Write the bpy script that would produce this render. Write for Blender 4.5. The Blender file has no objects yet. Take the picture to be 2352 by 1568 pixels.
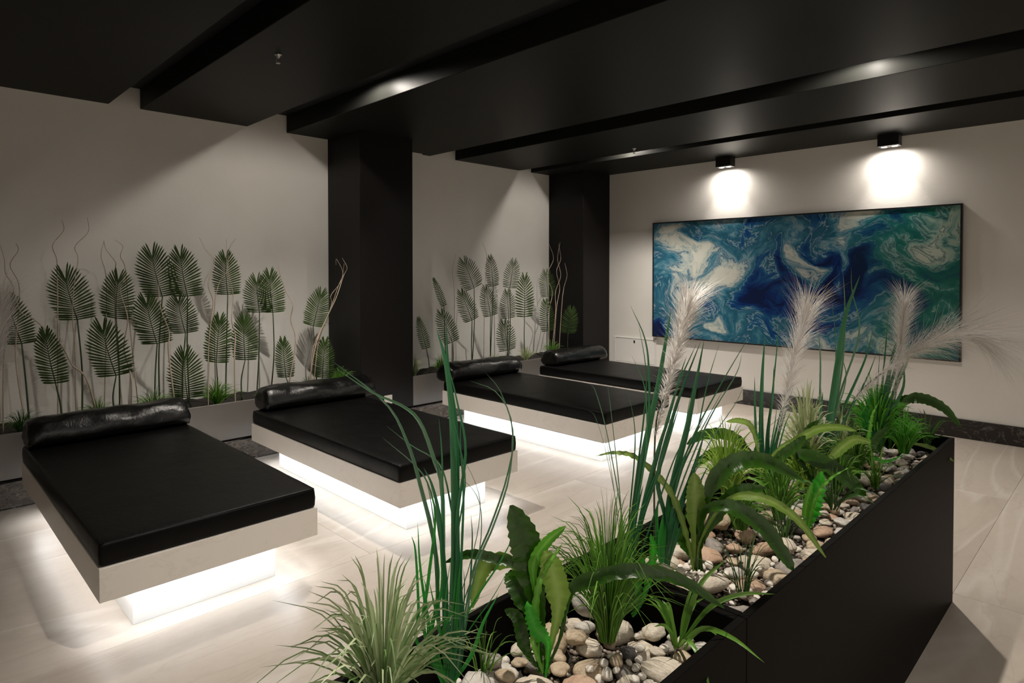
import bpy, bmesh, math, random
import numpy as np
from mathutils import Vector, Matrix, noise

SC = bpy.context.scene
COL = SC.collection
rnd = random.Random(11)

# ------------------------------------------------------------------ camera
cam_d = bpy.data.cameras.new('camera')
cam_d.sensor_width = 36.0
cam_d.lens = 1445.3 / 2352 * 36.0
cam_d.shift_y = -(784 - 650.5) / 2352
cam_d.clip_start = 0.05
cam = bpy.data.objects.new('camera', cam_d)
COL.objects.link(cam)
YAW, PITCH = 0.7884, -0.018
F = Vector((-math.sin(YAW) * math.cos(PITCH), math.cos(YAW) * math.cos(PITCH), math.sin(PITCH)))
R = Vector((math.cos(YAW), math.sin(YAW), 0))
U = R.cross(F)
M = Matrix((R, U, -F)).transposed().to_4x4()
M.translation = Vector((5.4739, 0, 1.45))
cam.matrix_world = M
SC.camera = cam

# ------------------------------------------------------------------ world and exposure
w = bpy.data.worlds.new('world')
SC.world = w
w.use_nodes = True
w.node_tree.nodes['Background'].inputs[0].default_value = (0.02, 0.02, 0.02, 1)
w.node_tree.nodes['Background'].inputs[1].default_value = 0.5
SC.view_settings.view_transform = 'Standard'
SC.view_settings.look = 'None'
SC.view_settings.gamma = 1
SC.view_settings.exposure = 0.18
SC.view_settings.use_curve_mapping = False
SC.cycles.use_denoising = True
SC.cycles.max_bounces = 8
SC.cycles.diffuse_bounces = 5
SC.cycles.glossy_bounces = 4
SC.cycles.transparent_max_bounces = 16
SC.cycles.sample_clamp_indirect = 6.0

LED_POWER = 19.0        # emission strength of the strips under the beds
GROOVE_W = 35.0         # watts of a downlight in a ceiling groove
TWIN_W = 9.0           # watts of one lens of a twin wall spotlight
WARM = (1.0, 0.92, 0.82)

# ------------------------------------------------------------------ measured room (metres)
HC, HG = 2.7036, 2.858           # underside of the dropped panels, back of the grooves
YB, XR, YF = 6.6585, 7.5, -2.5   # back, right and front walls
PX = 0.571                       # front plane of pillars and wall planters
P1 = (2.979, 3.546)
P2 = (6.117, YB)

# ------------------------------------------------------------------ helpers
def link(o, parent=None):
    COL.objects.link(o)
    if parent is not None:
        o.parent = parent
    return o

def tag(o, label=None, cat=None, group=None, kind=None):
    if label: o['label'] = label
    if cat: o['category'] = cat
    if group: o['group'] = group
    if kind: o['kind'] = kind
    return o

def empty(name, loc, label, cat, group=None, rz=0.0):
    o = bpy.data.objects.new(name, None)
    o.empty_display_size = 0.05
    o.location = loc
    o.rotation_euler = (0, 0, rz)
    link(o)
    return tag(o, label, cat, group)

def obj(name, verts, faces, mat, parent=None, smooth=False, loc=(0, 0, 0)):
    me = bpy.data.meshes.new(name)
    me.from_pydata([tuple(v) for v in verts], [], faces)
    me.materials.append(mat)
    if smooth:
        me.polygons.foreach_set('use_smooth', [True] * len(me.polygons))
    me.update()
    o = bpy.data.objects.new(name, me)
    o.location = loc
    return link(o, parent)

def bm_obj(name, bm, mat, parent=None, smooth=False, loc=(0, 0, 0)):
    bmesh.ops.recalc_face_normals(bm, faces=bm.faces)
    me = bpy.data.meshes.new(name)
    bm.to_mesh(me)
    bm.free()
    me.materials.append(mat)
    if smooth:
        me.polygons.foreach_set('use_smooth', [True] * len(me.polygons))
    o = bpy.data.objects.new(name, me)
    o.location = loc
    return link(o, parent)

def add_box(bm, x0, x1, y0, y1, z0, z1):
    r = bmesh.ops.create_cube(bm, size=1.0)
    for v in r['verts']:
        v.co = Vector((x0 + (v.co.x + .5) * (x1 - x0), y0 + (v.co.y + .5) * (y1 - y0), z0 + (v.co.z + .5) * (z1 - z0)))
    return r['verts']

def box(name, x0, x1, y0, y1, z0, z1, mat, parent=None, bevel=0.0, seg=2):
    bm = bmesh.new()
    add_box(bm, x0, x1, y0, y1, z0, z1)
    if bevel > 0:
        bmesh.ops.bevel(bm, geom=list(bm.edges), offset=bevel, segments=seg, profile=.5, affect='EDGES')
    return bm_obj(name, bm, mat, parent)

def lathe(bm, prof, cx, cy, n=20, cap=True):
    rings = []
    for r_, z in prof:
        rings.append([bm.verts.new((cx + r_ * math.cos(2 * math.pi * k / n), cy + r_ * math.sin(2 * math.pi * k / n), z)) for k in range(n)])
    for a, b in zip(rings[:-1], rings[1:]):
        for k in range(n):
            bm.faces.new((a[k], a[(k + 1) % n], b[(k + 1) % n], b[k]))
    if cap:
        bm.faces.new(rings[0][::-1])
        bm.faces.new(rings[-1])

def catmull(pts, n):
    P_ = [Vector(p) for p in pts]
    P_ = [P_[0] * 2 - P_[1]] + P_ + [P_[-1] * 2 - P_[-2]]
    segs = len(P_) - 3
    out = []
    for i in range(n + 1):
        t = i / n * segs
        k = min(int(t), segs - 1)
        u = t - k
        a, b, c, d = P_[k:k + 4]
        out.append(.5 * ((2 * b) + (c - a) * u + (2 * a - 5 * b + 4 * c - d) * u * u + (3 * b - a - 3 * c + d) * u ** 3))
    return out

def tube(verts, faces, pts, r0, r1, n=6, cap=True):
    base = len(verts)
    ref = Vector((.31, .52, .8))
    m = len(pts)
    for i, p in enumerate(pts):
        t = (pts[min(i + 1, m - 1)] - pts[max(i - 1, 0)]).normalized()
        a = t.cross(ref)
        if a.length < 1e-3: a = t.cross(Vector((1, 0, 0)))
        a.normalize()
        b = t.cross(a)
        rr = r0 + (r1 - r0) * i / (m - 1)
        for k in range(n):
            an = 2 * math.pi * k / n
            verts.append(p + (a * math.cos(an) + b * math.sin(an)) * rr)
    for i in range(m - 1):
        for k in range(n):
            faces.append((base + i * n + k, base + i * n + (k + 1) % n, base + (i + 1) * n + (k + 1) % n, base + (i + 1) * n + k))
    if cap:
        faces.append(tuple(base + k for k in range(n))[::-1])
        faces.append(tuple(base + (m - 1) * n + k for k in range(n)))

# ------------------------------------------------------------------ materials
class NT:
    def __init__(self, name):
        self.m = bpy.data.materials.new(name)
        self.m.use_nodes = True
        self.t = self.m.node_tree
        self.b = self.t.nodes['Principled BSDF']
    def n(self, typ, **kw):
        nd = self.t.nodes.new(typ)
        for k, v in kw.items():
            if k.startswith('_'): nd.inputs[k[1:]].default_value = v
            else: setattr(nd, k, v)
        return nd
    def l(self, a, b): self.t.links.new(a, b)
    def math(self, op, a, b=None, clamp=False):
        nd = self.n('ShaderNodeMath', operation=op, use_clamp=clamp)
        for i, x in enumerate((a, b)):
            if x is None: continue
            if isinstance(x, (int, float)): nd.inputs[i].default_value = x
            else: self.l(x, nd.inputs[i])
        return nd.outputs[0]
    def mix(self, fac, a, b, blend='MIX'):
        nd = self.n('ShaderNodeMix', data_type='RGBA', blend_type=blend)
        for sock, x in ((nd.inputs[0], fac), (nd.inputs[6], a), (nd.inputs[7], b)):
            if isinstance(x, (int, float)): sock.default_value = x
            elif isinstance(x, tuple): sock.default_value = x if len(x) == 4 else (*x, 1)
            else: self.l(x, sock)
        return nd.outputs[2]
    def ramp(self, fac, stops):
        nd = self.n('ShaderNodeValToRGB')
        e = nd.color_ramp.elements
        while len(e) < len(stops): e.new(.5)
        for el, (p, c) in zip(e, stops):
            el.position = p
            el.color = (*c, 1) if len(c) == 3 else c
        self.l(fac, nd.inputs[0])
        return nd.outputs[0]
    def coord(self, kind='Object'):
        return self.n('ShaderNodeTexCoord').outputs[kind]
    def noise(self, vec, scale, detail=4, rough=.55, dist=0.0):
        nd = self.n('ShaderNodeTexNoise', _Scale=scale, _Detail=detail, _Roughness=rough, _Distortion=dist)
        if vec is not None: self.l(vec, nd.inputs['Vector'])
        return nd
    def mapping(self, vec, scale=(1, 1, 1), rot=(0, 0, 0), loc=(0, 0, 0)):
        nd = self.n('ShaderNodeMapping')
        nd.inputs['Scale'].default_value = scale
        nd.inputs['Rotation'].default_value = rot
        nd.inputs['Location'].default_value = loc
        self.l(vec, nd.inputs['Vector'])
        return nd.outputs[0]
    def bump(self, h, strength, dist=.01):
        nd = self.n('ShaderNodeBump', _Strength=strength, _Distance=dist)
        self.l(h, nd.inputs['Height'])
        self.l(nd.outputs[0], self.b.inputs['Normal'])
    def set(self, **kw):
        for k, v in kw.items():
            s = self.b.inputs[k.replace('_', ' ')]
            if hasattr(v, 'is_output') or hasattr(v, 'links'): self.l(v, s)
            else: s.default_value = (*v, 1) if isinstance(v, tuple) and len(v) == 3 else v
        return self

def plain(name, col, rough=.5, metal=0.0, var=.12, scale=6.0, bump=0.0, bscale=60.0, spec=.5):
    t = NT(name)
    co = t.coord()
    n1 = t.noise(co, scale)
    lo = tuple(c * (1 - var) for c in col)
    hi = tuple(min(1, c * (1 + var)) for c in col)
    t.set(Base_Color=t.ramp(n1.outputs[0], [(.3, lo), (.7, hi)]), Roughness=rough, Metallic=metal, Specular_IOR_Level=spec)
    if bump:
        t.bump(t.noise(co, bscale, 5).outputs[0], bump, .004)
    return t.m

MAT = {}
MAT['wall'] = plain('wall_plaster', (.86, .835, .79), .8, var=.03, scale=1.5, bump=.25, bscale=28, spec=.25)
MAT['ceiling'] = plain('anthracite_paint', (.0135, .0140, .0125), .46, var=.05, scale=2, bump=.05, bscale=40, spec=.07)
MAT['groove'] = plain('black_groove_paint', (.012, .012, .013), .6, var=.05, spec=.3)
MAT['pillar'] = plain('charcoal_paint', (.0100, .0090, .0085), .44, var=.05, scale=2, bump=.04, bscale=40, spec=.16)
MAT['planter'] = plain('black_lacquer', (.0060, .0053, .0049), .42, var=.06, scale=3, bump=.02, bscale=300, spec=.02)
MAT['panel'] = plain('graphite_panel', (.15, .138, .126), .38, var=.04, scale=2, spec=.45)
MAT['soil'] = plain('dark_soil', (.018, .014, .010), .95, var=.4, scale=40, bump=1, bscale=90)
MAT['white_plastic'] = plain('white_plastic', (.72, .68, .62), .4, var=.02)
MAT['white_paint'] = plain('white_enamel', (.93, .91, .88), .35, var=.02)
MAT['black_metal'] = plain('black_metal', (.008, .008, .008), .4, var=.05)
MAT['steel'] = plain('brushed_steel', (.45, .45, .44), .3, 1.0, var=.05)
MAT['dark'] = plain('dark_hole_gap_shade', (.004, .004, .004), .8, var=0)

def m_stone_floor():
    t = NT('beige_stone_tile')
    co = t.coord()
    info = t.n('ShaderNodeObjectInfo')
    add = t.n('ShaderNodeVectorMath', operation='ADD')
    sc = t.n('ShaderNodeVectorMath', operation='SCALE')
    sc.inputs['Scale'].default_value = 9.0
    cmb = t.n('ShaderNodeCombineXYZ')
    t.l(info.outputs['Random'], cmb.inputs[0]); t.l(info.outputs['Random'], cmb.inputs[1])
    t.l(cmb.outputs[0], sc.inputs[0]); t.l(co, add.inputs[0]); t.l(sc.outputs[0], add.inputs[1])
    v = add.outputs[0]
    m1 = t.mapping(v, (1.0, .40, 1), (0, 0, .5))
    big = t.noise(m1, 1.5, 4, .5, 1.0)
    base = t.ramp(big.outputs[0], [(.25, (.46, .395, .335)), (.5, (.535, .47, .405)), (.72, (.59, .525, .46))])
    m2 = t.mapping(v, (1.0, .22, 1), (0, 0, .55))
    vein = t.noise(m2, 1.1, 3, .45, 1.6)
    vm = t.ramp(vein.outputs[0], [(.475, (0, 0, 0)), (.5, (1, 1, 1)), (.525, (0, 0, 0))])
    c = t.mix(t.math('MULTIPLY', vm, .42), base, (.74, .69, .63))
    vein2 = t.noise(t.mapping(v, (1, .2, 1), (0, 0, .2)), 3.1, 4, .5, 1.2)
    dm = t.ramp(vein2.outputs[0], [(.485, (0, 0, 0)), (.5, (1, 1, 1)), (.515, (0, 0, 0))])
    c = t.mix(t.math('MULTIPLY', dm, .16), c, (.28, .23, .19))
    fine = t.noise(t.mapping(v, (1, .6, 1), (0, 0, .5)), 30, 5)
    c = t.mix(.10, c, fine.outputs[0], 'OVERLAY')
    t.set(Base_Color=c, Roughness=t.math('ADD', t.math('MULTIPLY', fine.outputs[0], .12), .30), Specular_IOR_Level=.4)
    t.bump(t.noise(v, 55, 4).outputs[0], .04, .003)
    return t.m
MAT['tile'] = m_stone_floor()
MAT['grout'] = plain('grout', (.42, .37, .31), .9)

def m_marble(name, base, dark, vein, vs, rough, scale=1.3):
    t = NT(name)
    co = t.coord()
    info = t.n('ShaderNodeObjectInfo')
    n1 = t.noise(co, scale, 5, .6, .8)
    c = t.ramp(n1.outputs[0], [(.3, dark), (.7, base)])
    wv = t.noise(t.mapping(co, (1, .55, 1.4), (.4, .2, .9)), scale * 1.7, 6, .6, 1.4)
    vm = t.ramp(wv.outputs[0], [(.488, (0, 0, 0)), (.5, (1, 1, 1)), (.512, (0, 0, 0))])
    c = t.mix(t.math('MULTIPLY', vm, vs), c, vein)
    t.set(Base_Color=c, Roughness=rough, Specular_IOR_Level=.45)
    return t.m
MAT['slab'] = m_marble('light_marble', (.84, .79, .73), (.79, .74, .68), (.45, .39, .34), .12, .25)
MAT['base'] = m_marble('white_marble', (.88, .87, .85), (.84, .83, .81), (.6, .58, .56), .2, .35)
MAT['dark_marble'] = m_marble('dark_marble', (.020, .016, .015), (.011, .009, .0085), (.30, .27, .25), .45, .22, 2.4)

def m_leather(name='black_leatherette', rough=.36, spec=.13, bstr=.28):
    t = NT(name)
    co = t.coord()
    n = t.noise(co, 9, 3)
    t.set(Base_Color=t.ramp(n.outputs[0], [(.3, (.0028, .0027, .0025)), (.7, (.0040, .0038, .0036))]), Roughness=t.math('ADD', t.math('MULTIPLY', n.outputs[0], .12), rough), Specular_IOR_Level=spec)
    fine = t.noise(co, 420, 3)
    wr = t.noise(t.mapping(co, (1, 1.6, 1)), 16, 4, .6, .6)
    h = t.math('ADD', t.math('MULTIPLY', fine.outputs[0], .08), t.math('MULTIPLY', wr.outputs[0], .5))
    t.bump(h, bstr, .012)
    return t.m
MAT['leather'] = m_leather()
MAT['bolster'] = m_leather('glossy_black_leatherette', .22, .45, .5)

def m_leaf(name, stops, rough=.38, trans=.22, tint=True, spec=.5):
    t = NT(name)
    co = t.coord()
    if tint:
        at_ = t.n('ShaderNodeAttribute', attribute_name='tint')
        fac = at_.outputs['Fac']
    else:
        fac = t.noise(co, 7, 3).outputs[0]
    c = t.ramp(fac, stops)
    n = t.noise(co, 30, 3)
    c = t.mix(.12, c, n.outputs[0], 'OVERLAY')
    t.set(Base_Color=c, Roughness=rough, Specular_IOR_Level=spec)
    t.bump(t.noise(co, 45, 2).outputs[0], .25, .006)
    tr = t.n('ShaderNodeBsdfTranslucent')
    t.l(c, tr.inputs[0])
    mx = t.n('ShaderNodeMixShader')
    mx.inputs[0].default_value = trans
    out = t.t.nodes['Material Output']
    t.l(t.b.outputs[0], mx.inputs[1]); t.l(tr.outputs[0], mx.inputs[2]); t.l(mx.outputs[0], out.inputs[0])
    return t.m
MAT['palm'] = m_leaf('palm_green', [(0, (0.030, 0.067, 0.013)), (1, (0.071, 0.136, 0.030))], .42, .15)
MAT['palm_stem'] = plain('palm_stem_green', (.045, .075, .03), .5, var=.3, scale=8)
MAT['twig'] = plain('pale_willow', (.50, .40, .30), .6, var=.25, scale=12, bump=.3)
MAT['reed0'] = m_leaf('reed_deep_green', [(0, (.026, .15, .062)), (1, (.060, .27, .11))], .3, .2)
MAT['reed1'] = m_leaf('reed_grey_green', [(0, (.09, .24, .13)), (1, (.20, .38, .22))], .3, .2)
MAT['reed2'] = m_leaf('reed_bright_green', [(0, (0.026, 0.260, 0.039)), (1, (0.065, 0.468, 0.078))], .3, .25)
MAT['fern0'] = m_leaf('fern_dark_green', [(0, (.020, .070, .006)), (.75, (.045, .135, .012)), (1, (.10, .22, .03))], .2, .2)
MAT['fern1'] = m_leaf('fern_olive_green', [(0, (0.108, 0.216, 0.029)), (.75, (0.216, 0.360, 0.054)), (1, (0.360, 0.504, 0.144))], .32, .28)
MAT['fern2'] = m_leaf('fern_light_green', [(0, (0.091, 0.351, 0.019)), (.75, (0.156, 0.520, 0.039)), (1, (0.364, 0.715, 0.156))], .35, .3)
MAT['fern3'] = m_leaf('fern_emerald_green', [(0, (0.024, 0.288, 0.012)), (.75, (0.048, 0.480, 0.024)), (1, (0.120, 0.600, 0.072))], .3, .3)
GR = [((.06, .18, .02), (.20, .42, .06)), ((.18, .36, .03), (.40, .58, .10)), ((.08, .40, .03), (.24, .62, .09)), ((.36, .46, .20), (.72, .76, .48)), ((.16, .30, .09), (.64, .72, .44)), ((.03, .09, .02), (.09, .20, .045))]
for i_, (a_, b_) in enumerate(GR):
    MAT['grass%d' % i_] = m_leaf('grass_tone_%d' % i_, [(0, a_), (1, b_)], .35, .25)
MAT['plume'] = m_leaf('silver_plume', [(0, (0.756, 0.707, 0.658)), (1, (0.950, 0.950, 0.950))], .6, .35)

def m_rock(name, a, b, c):
    t = NT(name)
    co = t.coord()
    n = t.noise(co, 1.3, 6, .6, .6)
    col = t.ramp(n.outputs[0], [(.3, a), (.55, b), (.75, c)])
    sp = t.noise(co, 9, 4)
    col = t.mix(.18, col, sp.outputs[0], 'OVERLAY')
    t.set(Base_Color=col, Roughness=.5, Specular_IOR_Level=.4)
    t.bump(t.noise(co, 6, 5).outputs[0], .2, .08)
    return t.m
ROCK = [m_rock('cream_stone', (.52, .45, .35), (.62, .55, .45), (.68, .63, .55)),
        m_rock('tan_stone', (.40, .30, .20), (.50, .40, .28), (.56, .49, .38)),
        m_rock('rosy_stone', (.42, .27, .18), (.50, .35, .25), (.55, .43, .33)),
        m_rock('grey_stone', (.22, .19, .17), (.30, .27, .24), (.38, .34, .31)),
        m_rock('slate_stone', (.07, .065, .062), (.10, .09, .088), (.14, .13, .12)),
        m_rock('pale_grey_stone', (.46, .42, .37), (.55, .52, .47), (.64, .60, .55))]
ROCKN = ['cream', 'tan', 'rosy brown', 'grey', 'dark slate', 'pale grey']
def m_gravel():
    t = NT('mixed_gravel')
    at_ = t.n('ShaderNodeAttribute', attribute_name='tint')
    t.set(Base_Color=t.ramp(at_.outputs['Fac'], [(0, (.10, .08, .06)), (.5, (.24, .19, .145)), (1, (.46, .40, .33))]), Roughness=.55)
    return t.m
MAT['gravel'] = m_gravel()
MAT['pebble'] = m_rock('white_pebble', (.68, .62, .53), (.76, .71, .63), (.80, .77, .71))

def m_emit(name, col, s):
    t = NT(name)
    t.set(Base_Color=(.8, .8, .8), Emission_Color=col, Emission_Strength=s)
    return t.m
MAT['led'] = m_emit('led_strip', (.86, .93, 1.0), LED_POWER)
MAT['led_dim_fill'] = m_emit('dim_led_fill', (.95, .95, .95), LED_POWER * .7)  # dim emission added on the nearest bed's left side to fill the floor
MAT['alu'] = plain('pale_profile', (.7, .7, .68), .5, 0, .02)
MAT['lens'] = m_emit('lamp_lens', (1.0, .93, .85), 30.0)

def m_film():
    t = NT('clear_film')
    co = t.coord()
    t.set(Base_Color=(.9, .88, .86), Roughness=.12, Specular_IOR_Level=1.0)
    t.bump(t.noise(co, 38, 5, .6, 2.0).outputs[0], 1.0, .05)
    tr = t.n('ShaderNodeBsdfTransparent')
    tr.inputs[0].default_value = (.95, .94, .93, 1)
    gl = t.n('ShaderNodeBsdfGlossy', _Roughness=.07)
    gl.inputs[0].default_value = (1, .92, .85, 1)
    nd = [n for n in t.t.nodes if n.type == 'BUMP'][0]
    t.l(nd.outputs[0], gl.inputs['Normal'])
    mx = t.n('ShaderNodeMixShader')
    mx.inputs[0].default_value = .28
    out = t.t.nodes['Material Output']
    t.l(tr.outputs[0], mx.inputs[1]); t.l(gl.outputs[0], mx.inputs[2]); t.l(mx.outputs[0], out.inputs[0])
    return t.m
MAT['film'] = m_film()

BLOBS = [
(0.16, 0.65, 0.4, 0.74, 'mid'),
(0.34, 1.07, 0.34, 0.26, 'cream'),
(0.67, 1.21, 0.31, 0.11, 'teal'),
(0.56, 0.76, 0.4, 0.2, 'cream'),
(1.04, 0.9, 0.43, 0.19, 'pale'),
(1.09, 0.71, 0.29, 0.22, 'cream'),
(0.17, 0.26, 0.26, 0.24, 'teal'),
(0.09, 0.04, 0.09, 0.16, 'deep'),
(0.68, 0.36, 0.31, 0.18, 'mid'),
(0.84, 0.31, 0.14, 0.09, 'cream'),
(1.19, 0.33, 0.28, 0.28, 'pale'),
(0.89, 0.12, 0.49, 0.07, 'teal'),
(1.56, 0.62, 0.41, 0.43, 'deep'),
(1.38, 0.94, 0.14, 0.28, 'mid'),
(1.91, 0.72, 0.3, 0.31, 'deep'),
(1.79, 0.36, 0.36, 0.22, 'deep'),
(1.74, 0.87, 0.13, 0.19, 'aqua'),
(1.73, 1.25, 0.19, 0.11, 'teal'),
(1.44, 1.33, 0.23, 0.07, 'blue'),
(2.03, 1.24, 0.24, 0.15, 'slate'),
(2.18, 1.01, 0.11, 0.11, 'aqua'),
(2.32, 1.26, 0.19, 0.12, 'grey'),
(2.53, 1.09, 0.21, 0.2, 'blue'),
(2.35, 0.8, 0.28, 0.12, 'deep'),
(2.23, 0.51, 0.34, 0.15, 'forest'),
(2.61, 0.52, 0.26, 0.14, 'deep'),
(2.71, 0.88, 0.2, 0.24, 'teal'),
(2.77, 1.2, 0.2, 0.1, 'grey'),
(2.91, 1.0, 0.13, 0.12, 'sage'),
(3.01, 0.65, 0.13, 0.31, 'green'),
(3.04, 1.26, 0.08, 0.15, 'grey'),
(2.57, 0.31, 0.31, 0.12, 'teal'),
(2.85, 0.33, 0.16, 0.2, 'forest'),
(1.57, 0.12, 0.39, 0.11, 'blue'),
(2.2, 0.08, 0.34, 0.11, 'pale'),
(2.71, 0.06, 0.3, 0.07, 'sage'),
(3.01, 0.11, 0.13, 0.12, 'teal'),
]
TONE = dict(cream=.86, pale=.58, sage=.76, grey=.72, aqua=.66, teal=.45, mid=.40, slate=.50, blue=.28, forest=.30, green=.42, deep=.08)
SWIRL = [(.35, .75, .35, 1.0), (.62, .42, .26, -1.6), (.95, .80, .32, .8), (.60, .30, .18, 2.6), (1.98, .95, .16, -1.8),
         (1.85, .45, .30, .8), (2.35, .75, .35, -.8), (2.75, 1.0, .30, 1.0), (2.6, .35, .35, .8), (.2, 1.1, .22, -1.2), (1.1, .2, .25, -1.4), (.42, .55, .14, 2.4), (1.72, 1.22, .2, 1.6)]

def m_painting():
    t = NT('poured_paint_art')
    co = t.coord()
    sep = t.n('ShaderNodeSeparateXYZ'); t.l(co, sep.inputs[0])
    cmb = t.n('ShaderNodeCombineXYZ')
    t.l(sep.outputs[0], cmb.inputs[0]); t.l(sep.outputs[2], cmb.inputs[1])
    p = cmb.outputs[0]
    def warp(p, scale, amp, det=2):
        nz = t.noise(p, scale, det, .5)
        sub = t.n('ShaderNodeVectorMath', operation='SUBTRACT'); t.l(nz.outputs[1], sub.inputs[0]); sub.inputs[1].default_value = (.5, .5, .5)
        sc = t.n('ShaderNodeVectorMath', operation='SCALE'); t.l(sub.outputs[0], sc.inputs[0]); sc.inputs['Scale'].default_value = amp
        ad = t.n('ShaderNodeVectorMath', operation='ADD'); t.l(p, ad.inputs[0]); t.l(sc.outputs[0], ad.inputs[1])
        return ad.outputs[0]
    p = warp(p, 6.0, .10)
    for (u, v, r_, s) in SWIRL:
        dn = t.n('ShaderNodeVectorMath', operation='DISTANCE'); t.l(p, dn.inputs[0]); dn.inputs[1].default_value = (u, v, 0)
        q = t.math('DIVIDE', dn.outputs['Value'], r_)
        a = t.math('MULTIPLY', t.math('EXPONENT', t.math('MULTIPLY', t.math('MULTIPLY', q, q), -1.0)), s)
        rot = t.n('ShaderNodeVectorRotate', rotation_type='Z_AXIS'); rot.inputs['Center'].default_value = (u, v, 0)
        t.l(p, rot.inputs['Vector']); t.l(a, rot.inputs['Angle'])
        p = rot.outputs[0]
    sx = t.n('ShaderNodeSeparateXYZ'); t.l(p, sx.inputs[0])
    pz = warp(p, 3.0, .10, 2)
    # light and dark zones of the pour
    z = None
    for (u, v, ru, rv, cn) in BLOBS:
        mp = t.mapping(pz, (1 / ru, 1 / rv, 0), loc=(-u / ru, -v / rv, 0))
        ln = t.n('ShaderNodeVectorMath', operation='LENGTH'); t.l(mp, ln.inputs[0])
        f = t.n('ShaderNodeMapRange', interpolation_type='SMOOTHSTEP'); t.l(ln.outputs['Value'], f.inputs[0])
        f.inputs[1].default_value = 1.35; f.inputs[2].default_value = .65; f.inputs[3].default_value = 0; f.inputs[4].default_value = 1
        mx = t.n('ShaderNodeMix', data_type='FLOAT')
        t.l(f.outputs[0], mx.inputs[0])
        if z is None: mx.inputs[2].default_value = .40
        else: t.l(z, mx.inputs[2])
        mx.inputs[3].default_value = TONE[cn]
        z = mx.outputs[0]
    q = warp(p, 1.6, .55, 2)
    q = warp(q, 4.5, .20, 3)
    n1 = t.noise(q, 2.1, 5, .52, .4).outputs[0]
    n2 = t.noise(t.mapping(q, (1, 2.4, 1), (0, 0, .6)), 6.5, 6, .62, .6).outputs[0]
    val = t.math('ADD', z, t.math('ADD', t.math('MULTIPLY', t.math('SUBTRACT', n1, .5), 1.25), t.math('MULTIPLY', t.math('SUBTRACT', n2, .5), .62)))
    ca = t.ramp(val, [(0, (.004, .014, .07)), (.10, (.004, .026, .15)), (.22, (.008, .065, .21)), (.31, (.02, .13, .27)), (.335, (.30, .44, .48)), (.36, (.016, .11, .20)), (.47, (.035, .165, .25)),
                      (.55, (.09, .26, .36)), (.60, (.26, .40, .46)), (.63, (.04, .13, .22)), (.67, (.36, .47, .50)), (.76, (.62, .66, .60)), (.79, (.30, .42, .44)), (.82, (.62, .65, .58)), (.94, (.72, .73, .66))])
    cb = t.ramp(val, [(0, (.003, .022, .06)), (.18, (.005, .05, .10)), (.30, (.008, .10, .12)), (.42, (.010, .13, .10)), (.52, (.03, .18, .16)), (.56, (.22, .38, .34)), (.59, (.015, .10, .11)),
                      (.68, (.16, .32, .28)), (.80, (.36, .46, .38)), (.84, (.10, .18, .18)), (.90, (.46, .53, .45))])
    fz = t.n('ShaderNodeMapRange', interpolation_type='SMOOTHSTEP'); t.l(sx.outputs[0], fz.inputs[0])
    fz.inputs[1].default_value = 2.05; fz.inputs[2].default_value = 2.75
    c = t.mix(fz.outputs[0], ca, cb)
    t.set(Base_Color=c, Roughness=.22, Specular_IOR_Level=.5)
    return t.m
MAT['painting'] = m_painting()

# ================================================================== the room
T = .12
def st(o): return tag(o, kind='structure')
fl = st(box('floor', 0, XR, YF, YB, -.12, -.012, MAT['grout']))
TS, TL_, X0 = 1.1, 3.3, .48
tile_me = {}
for ix in range(-1, 7):
    x = X0 + TS * ix
    for iy in range(-4, 4):
        y = 3.4 + (1.65 if ix % 2 else 0.0) + TL_ * iy
        xa, xb, ya, yb = max(x, 0), min(x + TS, XR), max(y, YF), min(y + TL_, YB)
        if xb - xa < .02 or yb - ya < .02: continue
        key = (round(xb - xa, 3), round(yb - ya, 3))
        if key not in tile_me:
            o = box('floor_tile', .0006, xb - xa - .0006, .0006, yb - ya - .0006, -.012, 0, MAT['tile'], fl, .0005, 1)
            tile_me[key] = o.data
        else:
            o = link(bpy.data.objects.new('floor_tile', tile_me[key]), fl)
        o.location = (xa, ya, 0)

st(box('wall_left', -T, 0, YF, YB, 0, HG + .12, MAT['wall']))
st(box('wall_back', -T, XR + T, YB, YB + T, 0, HG + .12, MAT['wall']))
st(box('wall_right', XR, XR + T, YF, YB, 0, HG + .12, MAT['wall']))
st(box('wall_front', -T, XR + T, YF - T, YF, 0, HG + .12, MAT['wall']))
st(box('trim_1', 0, .05, P1[1], 4.05, .42, HC, MAT['wall']))           # shallow plaster pilaster behind the pillar
ce = st(box('ceiling', 0, XR, YF, YB, HG, HG + .12, MAT['groove']))
for (a, b) in [(YF, -.55), (-.25, 1.194), (1.402, 2.222), (2.574, 4.186), (4.542, 5.571), (5.776, YB)]:
    box('ceiling_panel', 0, XR, a, b, HC, HG, MAT['ceiling'], ce, .003, 1)

tag(st(box('pillar', 0, PX, P1[0], P1[1], .17, HC, MAT['pillar'], None, .003, 1)), 'square charcoal painted pillar between the two wall planters, socket near its foot', 'pillar')
tag(st(box('pillar', 0, PX, P2[0], P2[1], .17, HC, MAT['pillar'], None, .003, 1)), 'charcoal painted corner pillar beside the white access panel', 'pillar')
st(box('baseboard_left', 0, .60, YF, YB, 0, .166, MAT['dark_marble'], None, .002, 1))
st(box('baseboard_back', .60, XR, YB - .02, YB, 0, .165, MAT['dark_marble'], None, .002, 1))

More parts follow.
